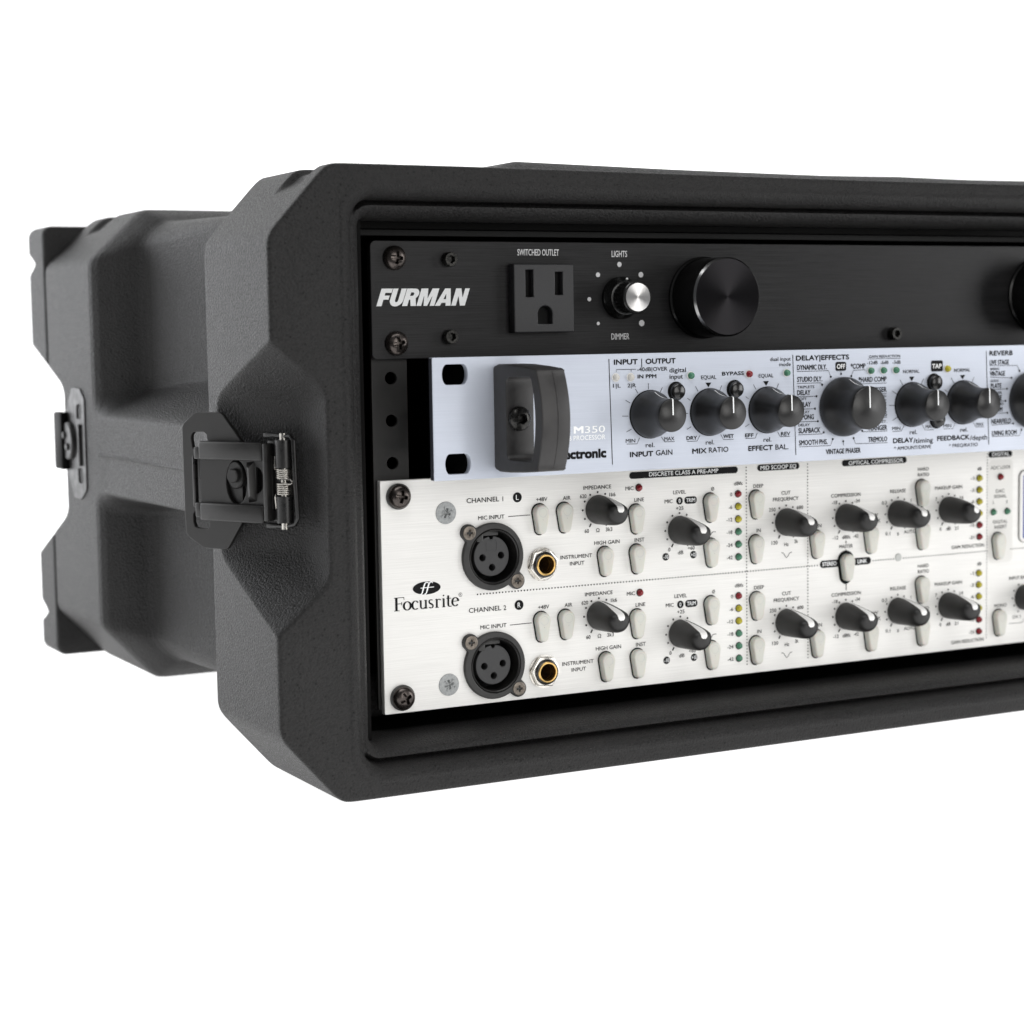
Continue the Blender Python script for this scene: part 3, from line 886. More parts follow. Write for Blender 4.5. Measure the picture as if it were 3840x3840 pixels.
lpart('hinge_barrel', merge(lcyl(bs, bo, 3.1, -81.6, -71.6), lcyl(bs, bo, 3.1, -101.4, -91.9), lbox(8.5, 14.5, 4.2, 5.4, -101.2, -72.0, 0.3)), 'latch_dark')
lpart('hinge_pin', lcyl(bs, bo, 1.35, -103.8, -69.2), 'steel')
coil = []
for z0, z1, tn in ((-82.0, -85.6, 5), (-87.2, -91.4, 6)):
    c = [(bs + 2.75 * math.cos(2 * math.pi * tn * t), bo + 2.75 * math.sin(2 * math.pi * tn * t), z0 + (z1 - z0) * t) for t in np.linspace(0, 1, tn * 18)]
    coil.append(tube(c, 0.30, 8))
coil.append(tube([(9.2, 7.2, -77.4), (9.2, 7.6, -81.2), (8.6, 8.2, -82.0)], 0.27, 6))
coil.append(tube([(8.6, 8.2, -91.4), (9.3, 7.6, -92.2), (9.3, 7.2, -96.3)], 0.27, 6))
coil.append(tube([(7.2, 8.3, -85.5), (1.2, 8.2, -85.5), (0.5, 8.2, -86.1), (0.5, 8.2, -86.8), (1.2, 8.2, -87.3), (7.2, 8.3, -87.3)], 0.27, 6))
lpart('spring', onlatch(merge(*coil)), 'steel', 60)
lpart('wire_bail', onlatch(merge(tube([(14.6, 5.0, -69.9), (8.4, 5.4, -70.3), (3.0, 6.0, -70.2), (1.4, 6.0, -71.6), (0.9, 6.0, -86), (0.2, 6.0, -99.4), (1.4, 6.0, -101.8), (6.0, 5.4, -102.8), (13.6, 5.0, -102.8)], 0.85, 10),
                                 box(11.6, 16.2, 3.0, 5.8, -70.9, -69.3, 0.3), box(11.0, 15.8, 3.0, 5.8, -103.7, -101.9, 0.3))), 'latch_dark', 50)
# the rear latch: the same piece turned round, at the lid end
place(bpy.data.objects.new('latch', None), case, (-45.6, 241.0, -82.5), (0, 0, math.radians(26.6)))
lat2 = [q for q in bpy.data.objects if q.name.startswith('latch.')][0]
lat2.scale = (1, -1, 1)
lat2.empty_display_size = 0.01
for ch in list(lat.children):
    if ch.name.split('.')[0] in ('catch_plate', 'hook_lip'):
        k = ch.copy()
        COL.objects.link(k)
        k.parent = lat2
        WORLD[k.name] = (0, 0, 0)


def rear(name, geo, m, angle=35):
    return obj(name, ([(a - AT[0], b - AT[1], c - AT[2]) for a, b, c in geo[0]], geo[1]), m, None, (0, 0, 0), angle)


for nm, gm, mm in (('turn_disc', [(a + 33.5, -b, c - 86.5) for a, b, c in lathe([(8.8, 5.2), (8.8, 6.6), (8.2, 7.2), (0, 7.2)], 40)[0]], 'latch'),
                   ('latch_body', lbox(17.0, 30.0, 4.6, 8.6, -100.0, -73.5, 1.0)[0], 'frame')):
    gf = lathe([(8.8, 5.2), (8.8, 6.6), (8.2, 7.2), (0, 7.2)], 40)[1] if nm == 'turn_disc' else lbox(17.0, 30.0, 4.6, 8.6, -100.0, -73.5, 1.0)[1]
    vv = onlatch((gm, gf))[0] if nm == 'turn_disc' else gm
    k = rear(nm, (vv, gf), mm)
    k.parent = lat2
    k.location = (0, 0, 0)
for ds, dz in ((-2.4, 2.6), (2.4, -2.6)):
    gm = lathe([(1.7, 7.0), (1.7, 7.9), (1.3, 8.3), (0, 8.3)], 20)
    k = rear('rivet', (onlatch(([(a + 33.5 + ds, -b, c - 86.5 + dz) for a, b, c in gm[0]], gm[1]))[0], gm[1]), 'latch')
    k.parent = lat2
    k.location = (0, 0, 0)
lat2['label'] = 'out-of-focus steel latch on the closed rear lid'
lat['label'] = 'open steel draw latch in the front recess with bright coil spring'


# ------------------------------------------------------------------ lettering styles: cap height, boldness
STY = dict(fc=(2.4, 0.012), b3=(2.05, 0.05), n3=(2.05, 0.014), n2=(1.46, 0.014), b2=(1.5, 0.045), n2d=(1.75, 0.015), n2s=(1.5, 0.01), c3=(2.05, 0.03), e1=(1.05, 0.02), g2=(1.4, 0.012), o=(1.9, 0.03),
           k=(1.5, 0.016), kx=(1.9, 0.02), wb=(2.7, 0.07), wt=(2.6, 0.01), wr=(1.8, 0.014), logo=(3.7, 0.06))


def words(rows, at, dx=0.0, dz=0.0, h=0.10, grow=1.0):
    out = []
    for txt, cx, cz, w_, st in rows:
        cap, bo = STY[st]
        if txt == 'CHANNEL' or (txt in '12' and st == 'k' and cz > -99 and cx < 60):
            cap = 1.85
        if '|' in txt and len(txt) == 1:
            cap *= 1.25
        if txt in ('-40dB|OVER',):
            cap = 1.5
        out.append(shift(glyphs(txt, w_, cap * grow, bo), cx + dx - at[0], -h, cz + dz - at[2]))
    return out


def dots(rows, rad, at, dx=0.0, dz=0.0, h=0.10):
    return [flat(circle(q[0] + dx - at[0], q[1] + dz - at[2], q[2] if len(q) > 2 and not isinstance(q[2], str) else rad, 18), h) for q in rows]


def local(loop, at):
    return [(x - at[0], z - at[2]) for x, z in loop]


# ------------------------------------------------------------------ unit 1: black power conditioner
A1 = (241.3, 0.0, -21.85)
U1 = thing('power_conditioner', 'black brushed one-space power conditioner with outlet and dimmer, topmost unit in the case', 'power unit', A1)
slots = [rrect(5.2, 12.2, z - 3.0, z + 3.0, 2.9) for z in (-6.35, -37.9)]
obj('front_panel', plate(local(rrect(0, 482.6, -43.7, 0, 2.2), A1), [local(s_, A1) for s_ in slots] + [local(rrect(470.4, 477.4, z - 3.0, z + 3.0, 2.9), A1) for z in (-6.35, -37.9)], -3.0, 0, 0.25), 'anod', U1, A1)
obj('chassis', box(25 - A1[0], 457 - A1[0], 3.2, 190, -43.0 - A1[2], -1.0 - A1[2]), 'frame', U1, A1)
obj('lettering', merge(*words(FUR_TEXT, A1), *dots(FUR_DOTS, 1.0, A1)), 'greyprint', U1, A1)
def arcp(cx, cz, rx, rz, a0, a1, n=8):
    return [(cx + rx * math.cos(math.radians(a0 + (a1 - a0) * i / n)), cz + rz * math.sin(math.radians(a0 + (a1 - a0) * i / n))) for i in range(n + 1)]


HEAVY = [
    (0.62, [(0, 0), (0, 1), (.62, 1), (.62, .76), (.28, .76), (.28, .60), (.56, .60), (.56, .37), (.28, .37), (.28, 0)], []),
    (0.74, [(0, 1), (.28, 1)] + arcp(.37, .34, .09, .12, 180, 360) + [(.46, 1), (.74, 1)] + arcp(.37, .36, .37, .38, 0, -180, 14), []),
    (0.77, [(0, 0), (0, 1)] + arcp(.46, .70, .29, .30, 90, -55, 10) + [(.77, 0), (.47, 0), (.36, .36), (.28, .36), (.28, 0)], [[(.28, .78), (.28, .58)] + arcp(.40, .68, .08, .10, -90, 90, 6)]),
    (1.0, [(0, 0), (0, 1), (.38, 1), (.50, .42), (.62, 1), (1.0, 1), (1.0, 0), (.74, 0), (.74, .62), (.60, 0), (.40, 0), (.26, .62), (.26, 0)], []),
    (0.90, [(0, 0), (.30, 1), (.62, 1), (.90, 0), (.61, 0), (.57, .17), (.33, .17), (.29, 0)], [[(.385, .38), (.525, .38), (.455, .72)]]),
    (0.78, [(0, 0), (0, 1), (.30, 1), (.52, .46), (.52, 1), (.78, 1), (.78, 0), (.50, 0), (.26, .56), (.26, 0)], [])]
hx, hv = 0.0, []
for wd, out_, hl_ in HEAVY:
    fx = lambda p_: ((hx + p_[0] - 2.48) * 7.35 + 0.35 * 6.45 * (p_[1] - 0.5), (p_[1] - 0.5) * 6.45)
    hv.append(plate([fx(p_) for p_ in out_], [[fx(p_) for p_ in l_] for l_ in hl_], 0.04, 0.10))
    hx += wd + 0.03
obj('wordmark', shift(merge(*hv), FUR_MARK[1] - A1[0], 0, FUR_MARK[2] - A1[2]), 'white', U1, A1)


def pan_h(R, h):
    return lambda r_: 0.7 + (h - 0.7) * math.sqrt(max(0.0, 1 - (r_ / R) ** 2.3))


screw_geo = merge(dome(4.55, pan_h(4.55, 3.3), phillips(1.7, 2.35, 0.62)), lathe([(4.55, -3.0), (4.55, 0.72)], 64, cap=False))
s0 = obj('rack_screw', screw_geo, 'screw', U1, (9.6, 0, FUR_SCREW[0][1]), rot=(0, math.radians(8), 0))
again(s0, U1, (9.8, 0, FUR_SCREW[1][1]), (0, math.radians(-12), 0))
again(s0, U1, (473.7, 0, -6.35), (0, 0.5, 0))
again(s0, U1, (473.7, 0, -37.9), (0, 0.9, 0))
cap_geo = merge(lathe([(2.75, 0), (2.75, 3.0), (2.45, 3.4)], 40, cap=False, flute=lambda i, h: 1.0 - (0.05 if i % 2 and 0.2 < h < 3.2 else 0)), shift(dome(2.45, lambda r_: 3.4, hexcut(1.9, 1.35), 48, 14), 0, 0, 0))
c0 = obj('socket_screw', cap_geo, 'cap', U1, (FUR_CAP[0][0], 0, FUR_CAP[0][1]))
again(c0, U1, (FUR_CAP[1][0], 0, FUR_CAP[1][1]))
again(c0, U1, (FUR_CAP[2][0], 0, FUR_CAP[2][1]))
# outlet with three real slots
x0, z1, x1, z0 = OUTLET
cx, cz = (x0 + x1) / 2, (z0 + z1) / 2
OA = (cx, 0, cz)
so = []
for a, b, c, d_ in OUT_SLOTS[:2]:
    so.append([(a - cx, b - cz), (c - 0.5 - cx, b - cz), (c - 0.5 - cx, d_ - cz), (a - cx, d_ - cz)])
a, b, c, d_ = OUT_SLOTS[2]
gx, gr = (a + c) / 2 - 0.3 - cx, (c - a) / 2 - 0.2
so.append([(gx - gr, d_ - cz), (gx + gr, d_ - cz), (gx + gr, b - gr - cz)] + [(gx + gr * math.cos(t), b - gr - cz + gr * math.sin(t)) for t in np.linspace(0.15, math.pi - 0.15, 14)] + [(gx - gr, b - gr - cz)])
ol = obj('outlet', plate(rrect(x0 - cx, x1 - cx, z0 - cz, z1 - cz, 0.5, 2), so, -2.0, 4.5, 0.45), 'outlet', U1, OA)
obj('slot_floor', box(x0 + 2 - cx, x1 - 2 - cx, -1.2, -0.6, z0 + 2 - cz, z1 - 2 - cz), 'hole', ol, OA)
# dimmer knob
DK = (DIM_BASE[0] - 0.2, 0, -21.6)
kn = obj('dimmer_knob', lathe([(8.3, 0), (8.3, 1.6), (8.05, 1.9), (6.75, 4.6), (6.3, 4.8)], 64), 'gloss', U1, DK)
obj('fluted_barrel', lathe([(6.0, 4.6), (6.0, 11.4), (6.25, 11.6), (6.45, 12.4), (6.45, 13.0), (6.1, 13.3), (5.5, 13.3)], 96, flute=lambda i, h: 1.0 if h > 11.5 else (1.0, 0.955, 0.955, 1.0)[i % 4]), 'gloss', kn, DK)
obj('metal_cap', lathe([(5.5, 13.2), (5.45, 13.55), (0.0, 13.55)], 64, cap=False), 'spun', kn, DK)
obj('index_dot', flat(circle(1.2, 7.3, 0.55, 16), 3.45), 'white', kn, DK)
# the two large turned knobs
BK = (BIG_CAP[0] - 0.9, 0, BIG_CAP[1])
b0 = obj('large_knob', lathe([(16.4, 0), (16.4, 1.2), (15.7, 1.6), (15.7, 17.0)], 96, cap=False), 'bigside', U1, BK)
obj('bevel_ring', lathe([(15.7, 17.0), (14.95, 17.8)], 96, cap=False), 'chrome', b0, BK)
obj('knob_face', lathe([(14.95, 17.8), (0.0, 17.8)], 96, cap=False), 'bigknob', b0, BK)
again(b0, U1, (BIG2[0] + 19.5, 0, BIG2[1]))

# ------------------------------------------------------------------ unit 2: loose silver effects processor, standing proud of the others
YF = -26.0
A2 = (241.3, YF, -65.5)
U2 = thing('effects_processor', 'silver-blue one-space effects processor pulled forward, with black bumper handle and flared knobs', 'effects unit', A2)


def slot_hole(x0, z1, x1, z0, n=10):
    cx, cz, hh = (x0 + x1) / 2, (z0 + z1) / 2, (z1 - z0) / 2
    w_ = (x1 - x0) / 2
    return [(cx + sg * (w_ - 1.9 + 1.9 * math.cos(t)), cz + sg * hh * math.sin(t)) for sg in (1, -1) for t in np.linspace(-math.pi / 2, math.pi / 2, n)]


xe = 11.9
hl = [slot_hole(*q) for q in FX_SLOT]
hl += [[(2 * xe + 482.6 - x, z) for x, z in q] for q in hl]
obj('front_panel', plate(local(rrect(xe, xe + 482.6, -87.85, -43.15, 0.5, 2), A2), [local(q, A2) for q in hl], -2.9, 0, 0.12), 'blueal', U2, A2, angle=25)
obj('panel_edge', box(xe - 0.06 - A2[0], xe + 0.02 - A2[0], 0.25, 2.75, -87.6 - A2[2], -43.4 - A2[2]), 'blueedge', U2, A2)
obj('chassis', box(xe + 22 - A2[0], xe + 460 - A2[0], 3.1, 190, -87.0 - A2[2], -44.3 - A2[2]), 'frame', U2, A2)
obj('lettering', merge(*words(FX_TEXT, A2), *[stroke(local(l_, A2), 0.30 if k < 2 or k == 27 else 0.20, 0.10) for k, l_ in enumerate(FX_LINES)], *dots(FX_DOTS, 0.46, A2, h=0.12),
                       *[flat([(x - 1.35 - A2[0], z + 0.85 - A2[2]), (x - A2[0], z - 1.0 - A2[2]), (x + 1.35 - A2[0], z + 0.85 - A2[2])], 0.10) for x, z in FX_TRI],
                       *[flat(local(rrect(a, c, d_, b, 0.8, 4), A2), 0.10) for a, b, c, d_ in FX_BOX]), 'ink', U2, A2)
obj('lettering', merge(*words(FX_WHITE, A2), *words(FX_NEG, A2, h=0.16)), 'white', U2, A2)
obj('wordmark', merge(*words([FX_LOGO], A2)), 'ink', U2, A2)
# bumper handle: a bowed loop standing out of the panel
hx0, hx1 = 36.6, 48.0
hzc, hh = -65.6, 20.0
HA = (42.3, YF, hzc)


outer = [(0.0, z) for z in np.linspace(-18.2, 18.2, 15)] + [(1.0, 19.0), (4.0, 19.7), (12, 19.6), (24, 18.9), (32.2, 18.2), (33.6, 17.6)] + [(37.3 - 4.0 * (z / 17.2) ** 2, z) for z in np.linspace(17.0, -17.0, 21)] + [(33.6, -17.6), (32.2, -18.2), (24, -18.9), (12, -19.6), (4.0, -19.7), (1.0, -19.0)]
hole = [(10.2, z) for z in np.linspace(-13.0, 13.0, 9)] + [(11.0, 14.4), (12.6, 15.0), (27.6, 15.0), (28.8, 14.2)] + [(31.4 - 2.2 * (z / 13.0) ** 2, z) for z in np.linspace(13.0, -13.0, 13)] + [(28.8, -14.2), (27.6, -15.0), (12.6, -15.0), (11.0, -14.4)]
hv, hf = plate([(a, b) for a, b in outer], [[(a, b) for a, b in hole]], -(hx1 - hx0) / 2, (hx1 - hx0) / 2, 0.55)
hd = obj('bumper_handle', ([(-y * 1.0, -x, z) for x, y, z in hv], hf), 'rubber', U2, HA, angle=40)
obj('moulding_seam', tube([(0.6, -(37.32 - 4.0 * (z / 17.2) ** 2), z) for z in np.linspace(17.2, -17.2, 15)], 0.16, 6), 'rubber', hd, HA)
obj('handle_screw', shift(merge(dome(4.5, pan_h(4.5, 3.2), hexcut(2.2, 1.75)), lathe([(4.5, -0.5), (4.5, 0.72)], 64, cap=False)), -0.6, -10.1, -0.2), 'cap', hd, HA)

kp = [(9.1, 0.4), (9.1, 1.3), (8.95, 2.2), (8.5, 3.4), (7.7, 5.2), (7.05, 7.0), (6.55, 9.0), (6.3, 11.0), (6.25, 13.0), (6.32, 15.2), (6.22, 15.8), (5.95, 16.1), (0.0, 16.3)]


def pointer(prof, w0, w1, cap_to=0.0, lift=0.07):
    """white index line from the knob's foot over its front"""
    pts = [(r_, h) for r_, h in prof if r_ > cap_to] + [(cap_to, prof[-1][1])]
    v, fc = [], []
    for i, (r_, h) in enumerate(pts):
        w_ = (w0 + (w1 - w0) * i / (len(pts) - 1)) / 2
        zz = math.sqrt(max(r_ * r_ - w_ * w_, 0.0))
        a = pts[max(i - 1, 0)]
        b = pts[min(i + 1, len(pts) - 1)]
        nx, nh = (b[1] - a[1]), -(b[0] - a[0])
        l_ = math.hypot(nx, nh) or 1
        v += [(-w_, -(h + lift * nh / l_), zz + lift * nx / l_), (w_, -(h + lift * nh / l_), zz + lift * nx / l_)]
    for i in range(len(pts) - 1):
        fc.append((2 * i, 2 * i + 1, 2 * i + 3, 2 * i + 2))
    return v, fc


def grow(prof, k, dh=0.0):
    return [(r_ * k, h) for r_, h in prof]


KS = [(104.2, -66.54), (131.6, -66.58), (159.0, -66.62), (231.9, -66.7), (259.1, -66.62)]
k0 = obj('control_knob', lathe(kp, 64, cap=False), 'knob', U2, (KS[0][0], YF, KS[0][1]), angle=50)
obj('index_line', pointer(kp[3:], 0.30, 0.55, 0.3), 'white', k0, (KS[0][0], YF, KS[0][1]))
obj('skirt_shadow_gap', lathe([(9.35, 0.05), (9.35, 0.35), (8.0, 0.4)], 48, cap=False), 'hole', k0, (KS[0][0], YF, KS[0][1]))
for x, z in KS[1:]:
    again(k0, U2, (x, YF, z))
kb = [(12.05, 0.4), (12.05, 1.5), (11.85, 2.6), (11.2, 4.0), (10.2, 6.0), (9.4, 8.0), (8.85, 10.0), (8.6, 12.0), (8.6, 14.0), (8.66, 16.2), (8.5, 16.9), (8.1, 17.2), (0.0, 17.5)]
kk = obj('program_knob', lathe(kb, 72, cap=False), 'knob', U2, (196.2, YF, -66.5), angle=50)
obj('index_line', pointer(kb[3:], 0.30, 0.6, 0.3), 'white', kk, (196.2, YF, -66.5), )
again(kk, U2, (FX_KNOB_R[0] + 12.2, YF, -66.6))
btn = obj('push_button', lathe([(3.1, 0.3), (3.1, 1.8), (2.85, 2.3), (2.2, 2.65), (0.0, 2.8)], 40, cap=False), 'gloss', U2, (FX_BTN[0][0] - 0.2, YF, FX_BTN[0][1] + 0.1), angle=60)
obj('button_hole', lathe([(3.75, 0.05), (3.75, 0.12), (3.0, 0.14)], 40), 'hole', btn, (FX_BTN[0][0] - 0.2, YF, FX_BTN[0][1] + 0.1))
for x, z in FX_BTN[1:]:
    again(btn, U2, (x - 0.2, YF, z + 0.1))


def led_proto(name, root, rad, color, at, holer):
    l_ = obj(name, lathe([(rad, 0.1), (rad, 0.5), (rad * 0.92, 1.0), (rad * 0.7, 1.5), (rad * 0.38, 1.8), (0.0, 1.9)], 28, cap=False), 'led' + color, root, at, angle=80)
    obj('led_hole', lathe([(holer, 0.03), (holer, 0.07), (rad * 0.9, 0.08)], 28), 'hole' if root.name.startswith('pre') else 'plate', l_, at)
    return l_


PROTO = {}


def led(root, x, y, z, color, rad, holer):
    key = (root.name, color)
    if key in PROTO:
        return again(PROTO[key], root, (x, y, z))
    PROTO[key] = led_proto('indicator_led', root, rad, color, (x, y, z), holer)


for x, z, c in FX_LED:
    led(U2, x - 0.2, YF, z, c, 1.35, 1.68)

# ------------------------------------------------------------------ unit 3: two-space silver preamp
A3 = (241.3, 0.0, -133.0)
U3 = thing('preamp', 'silver brushed two-space preamp with two black round microphone sockets, lowest unit in the case', 'preamp', A3)
obj('front_panel', plate(local(rrect(2.0, 480.6, -177.0, -88.9, 0.4, 2), A3), [circle(x - A3[0], z - A3[2], r_, 48) for x, z, r_ in ((48.7, -120.05, 11.2), (48.7, -162.27, 11.2), (29.01, -102.18, 4.2), (28.92, -168.09, 4.2), (70.3, -124.6, 4.8), (70.4, -166.82, 4.8))], -3.0, 0, 0.15), 'silver', U3, A3)
obj('chassis', box(22 - A3[0], 460 - A3[0], 12.0, 190, -171 - A3[2], -90 - A3[2]), 'frame', U3, A3)
DZ = -42.22
txt2 = [(('2' if t_[0] == '1' and t_[1] < 60 else t_[0]),) + tuple(t_[1:]) for t_ in PRE_CH_TEXT]
txt2 = [(t_[0], t_[1], t_[2], 1.15 if t_[0] == '2' and t_[1] < 60 else t_[3], t_[4]) for t_ in txt2]
ink, neg = [], []
RD = 6.87
for ch, dz in ((0, 0.0), (1, DZ)):
    ink += words(PRE_CH_TEXT if ch == 0 else txt2, A3, 0.15 * ch, dz)
    for l_ in PRE_CH_LINES:
        ink.append(stroke([(x - A3[0], z + dz - A3[2]) for x, z in l_], 0.26, 0.10))
    for x, z in PRE_CH_KNOB:
        for a in range(-30, 211, 30):
            ink.append(flat(circle(x + RD * math.cos(math.radians(a)) - A3[0], z + RD * math.sin(math.radians(a)) + dz - A3[2], 0.42, 14), 0.10))
        for a in (-60, 240):
            ca, sa = math.cos(math.radians(a)), math.sin(math.radians(a))
            ink.append(stroke([(x + (RD - 0.6) * ca - A3[0], z + (RD - 0.6) * sa + dz - A3[2]), (x + (RD + 0.9) * ca - A3[0], z + (RD + 0.9) * sa + dz - A3[2])], 0.6, 0.10))
    bx, bz = PRE_BADGE[ch]
    ink.append(flat(circle(bx - A3[0], bz - A3[2], 1.95, 28), 0.10))
    neg.append(shift(glyphs('LR'[ch], 1.25, 1.9, 0.0), bx - A3[0], -0.16, bz - A3[2]))
    (a, b), (c, d_), (e, f_), (g_, h_) = PRE_CH_NEG
    ink += [flat(circle(x - A3[0], z + dz - A3[2], 1.55, 24), 0.10) for x, z in ((a, b), (e, f_), (g_, h_))]
    ink.append(flat(local(rrect(c - 3.0, c + 3.0, d_ + dz - 1.5, d_ + dz + 1.5, 1.4), A3), 0.10))
    neg += [shift(glyphs(t_, w_, 1.6, 0.012), x - A3[0], -0.16, z + dz - A3[2]) for t_, w_, x, z in (('0', 0.95, a, b), ('TRIM', 4.3, c, d_), ('-10', 2.2, e, f_), ('+10', 2.3, g_, h_))]
ink += words(PRE_MISC_T, A3)
ink += [stroke(local(l_, A3), 0.4 if k < 3 else 0.22, 0.10) for k, l_ in enumerate(PRE_MISC_LINES)]
ink += dots(PRE_MISC_DOTS, 0.42, A3)
for x0, z0, x1, z1 in PRE_PILL:
    zc = (z0 + z1) / 2
    ink.append(flat(local(rrect(x0, x1, zc - 1.35, zc + 1.35, 1.3), A3), 0.10))
neg += words(PRE_PILL_T, A3, h=0.16, grow=1.12)
zc = -134.3
for x0, x1 in ((41.8, 202.6), (232.2, 295.6), (309.5, 400.0)):
    n = int((x1 - x0) / 1.36)
    ink += [flat(circle(x0 + (x1 - x0) * i / n - A3[0], zc - A3[2], 0.31, 10), 0.10) for i in range(n + 1)]
for x in (166.6, 197.7, 295.5):
    ink += [flat(circle(x - A3[0], -91.2 - 1.3 * i - A3[2], 0.29, 10), 0.10) for i in range(64)]
# stereo link badge
sx, sz = 217.75, -136.1
ink.append(flat(local(rrect(204.0, 231.0, -135.6, -132.5, 1.5), A3), 0.10))
neg += [shift(glyphs('STEREO', 7.4, 1.7, 0.03), 208.9 - A3[0], -0.18, -134.0 - A3[2]), shift(glyphs('LINK', 5.0, 1.7, 0.03), 226.3 - A3[0], -0.18, -134.05 - A3[2])]
obj('lettering', merge(*ink), 'ink', U3, A3)
obj('lettering', merge(*neg), 'white', U3, A3)


# serif wordmark and its oval emblem, drawn stroke by stroke
def serif():
    T, t = 0.118, 0.046                       # thick and thin stems, in cap heights
    lv = [0.0]
    out = []

    def add(pts, w_, w2=None):
        lv[0] += 0.0016
        out.append(stroke(pts, w_, 0.10 + lv[0], w2))

    def arc(cx, cz, rx, rz, a0, a1, wa, wb, n=20):
        pts = [(cx + rx * math.cos(math.radians(a0 + (a1 - a0) * i / n)), cz + rz * math.sin(math.radians(a0 + (a1 - a0) * i / n))) for i in range(n + 1)]
        ws = [wa + (wb - wa) * abs(math.cos(math.radians(a0 + (a1 - a0) * i / n))) for i in range(n + 1)]
        add(pts, ws)
    X = 0.0
    # F
    add([(0.17, 0), (0.17, 1)], T * 1.25)
    add([(0.02, 0.985), (0.66, 0.985)], t)
    add([(0.645, 1.0), (0.665, 0.80)], 0.05, 0.02)
    add([(0.17, 0.53), (0.50, 0.53)], t)
    add([(0.50, 0.64), (0.50, 0.42)], t)
    add([(0.02, 0.015), (0.36, 0.015)], t)
    X = 0.86
    xh = 0.66
    arc(X, xh / 2, 0.22, xh / 2 - 0.015, 0, 360, t, T * 1.15, 32)                      # o
    X = 1.39
    arc(X, xh / 2, 0.20, xh / 2 - 0.015, 55, 310, t, T * 1.15, 26)                     # c
    add([(X + 0.10, 0.60), (X + 0.15, 0.50)], 0.09)
    X = 1.67                                                                           # u
    add([(X + 0.06, xh), (X + 0.06, 0.2)], T)
    arc(X + 0.20, 0.2, 0.14, 0.185, 180, 330, t, T)
    add([(X + 0.39, xh), (X + 0.39, 0.0)], T)
    add([(X - 0.04, xh - 0.02), (X + 0.09, xh - 0.02)], t)
    add([(X + 0.28, xh - 0.02), (X + 0.42, xh - 0.02)], t)
    add([(X + 0.38, 0.02), (X + 0.50, 0.05)], t)
    X = 2.39                                                                           # s
    arc(X, 0.49, 0.115, 0.155, 40, 225, t, T * 0.8, 16)
    arc(X + 0.005, 0.17, 0.125, 0.155, 45, -150, t, T * 0.8, 16)
    add([(X - 0.09, 0.40), (X + 0.09, 0.27)], T)
    X = 2.69                                                                           # r
    add([(X + 0.08, xh - 0.03), (X + 0.08, 0)], T)
    add([(X - 0.02, xh - 0.04), (X + 0.10, xh)], t)
    add([(X - 0.02, 0.015), (X + 0.20, 0.015)], t)
    arc(X + 0.22, 0.48, 0.13, 0.15, 150, 60, t, T * 0.7, 8)
    add([(X + 0.27, 0.61), (X + 0.33, 0.56)], 0.09)
    X = 3.14                                                                           # i
    add([(X + 0.08, xh - 0.02), (X + 0.08, 0)], T)
    add([(X - 0.02, xh - 0.04), (X + 0.10, xh)], t)
    add([(X - 0.03, 0.015), (X + 0.19, 0.015)], t)
    arc(X + 0.075, 0.88, 0.028, 0.028, 0, 360, 0.056, 0.056, 12)
    X = 3.42                                                                           # t
    add([(X + 0.10, 0.86), (X + 0.10, 0.12)], T)
    arc(X + 0.22, 0.14, 0.12, 0.125, 180, 310, t, T * 0.9, 8)
    add([(X - 0.02, xh - 0.025), (X + 0.28, xh - 0.025)], t)
    X = 3.98                                                                           # e
    arc(X, xh / 2, 0.20, xh / 2 - 0.015, 8, 318, t, T * 1.1, 28)
    add([(X - 0.18, 0.38), (X + 0.19, 0.38)], t)
    return merge(*out), 4.2


sg, sw = serif()
lx0, lz0, lx1, lz1 = PRE_LOGO[0], -138.05, PRE_LOGO[2] + 0.1, 0
ks = (lx1 - lx0) / sw
kz = 5.05
om = [([(x * ks + lx0 - A3[0], y, z * kz + lz0 - A3[2]) for x, y, z in sg[0]], sg[1])]
ox, oz = 20.35, -130.2
om.append(flat(circle(ox - A3[0], oz - A3[2], 5.8, 48, 2.48), 0.10))
rg = [(34.5 + 0.72 * math.cos(t) - A3[0], -133.85 + 0.72 * math.sin(t) - A3[2]) for t in np.linspace(0, 2 * math.pi, 25)]
om += [stroke(rg, 0.13, 0.10), shift(glyphs('R', 0.6, 0.8), 34.5 - A3[0], -0.1, -133.85 - A3[2])]
wm = obj('wordmark', merge(*om), 'ink', U3, A3)
ff = []
for k, dx in enumerate((-1.05, 0.75)):
    base = [(-1.9, -2.15), (-1.5, -2.35), (-1.0, -1.9), (-0.6, -0.8), (-0.15, 0.7), (0.3, 1.75), (0.85, 2.2), (1.5, 2.1), (1.8, 1.75)]
    ff.append(stroke([(ox + dx + x - A3[0], oz + z - A3[2]) for x, z in base], [0.2, 0.4, 0.45, 0.6, 0.62, 0.55, 0.4, 0.4, 0.3], 0.15 + 0.004 * k))
ff.append(stroke([(ox - 2.6 - A3[0], oz + 0.12 - A3[2]), (ox + 3.0 - A3[0], oz + 0.22 - A3[2])], 0.28, 0.165))
obj('emblem_script', merge(*ff), 'white', wm, A3)

p0 = obj('rack_screw', screw_geo, 'screw', U3, (9.2, -0.8, PRE_SCREW[0][1]), rot=(0, math.radians(10), 0))
obj('washer', shift(lathe([(4.9, -0.8), (4.9, 0.35), (4.6, 0.5), (3.0, 0.5)], 40), 0, 0, 0), 'latch_dark', p0, (9.2, -0.8, PRE_SCREW[0][1]))
again(p0, U3, (9.2, -0.8, PRE_SCREW[1][1]), (0, math.radians(-28), 0))
again(p0, U3, (473.7, -0.8, -95), (0, 0.2, 0))
again(p0, U3, (473.7, -0.8, -171), (0, 0.7, 0))


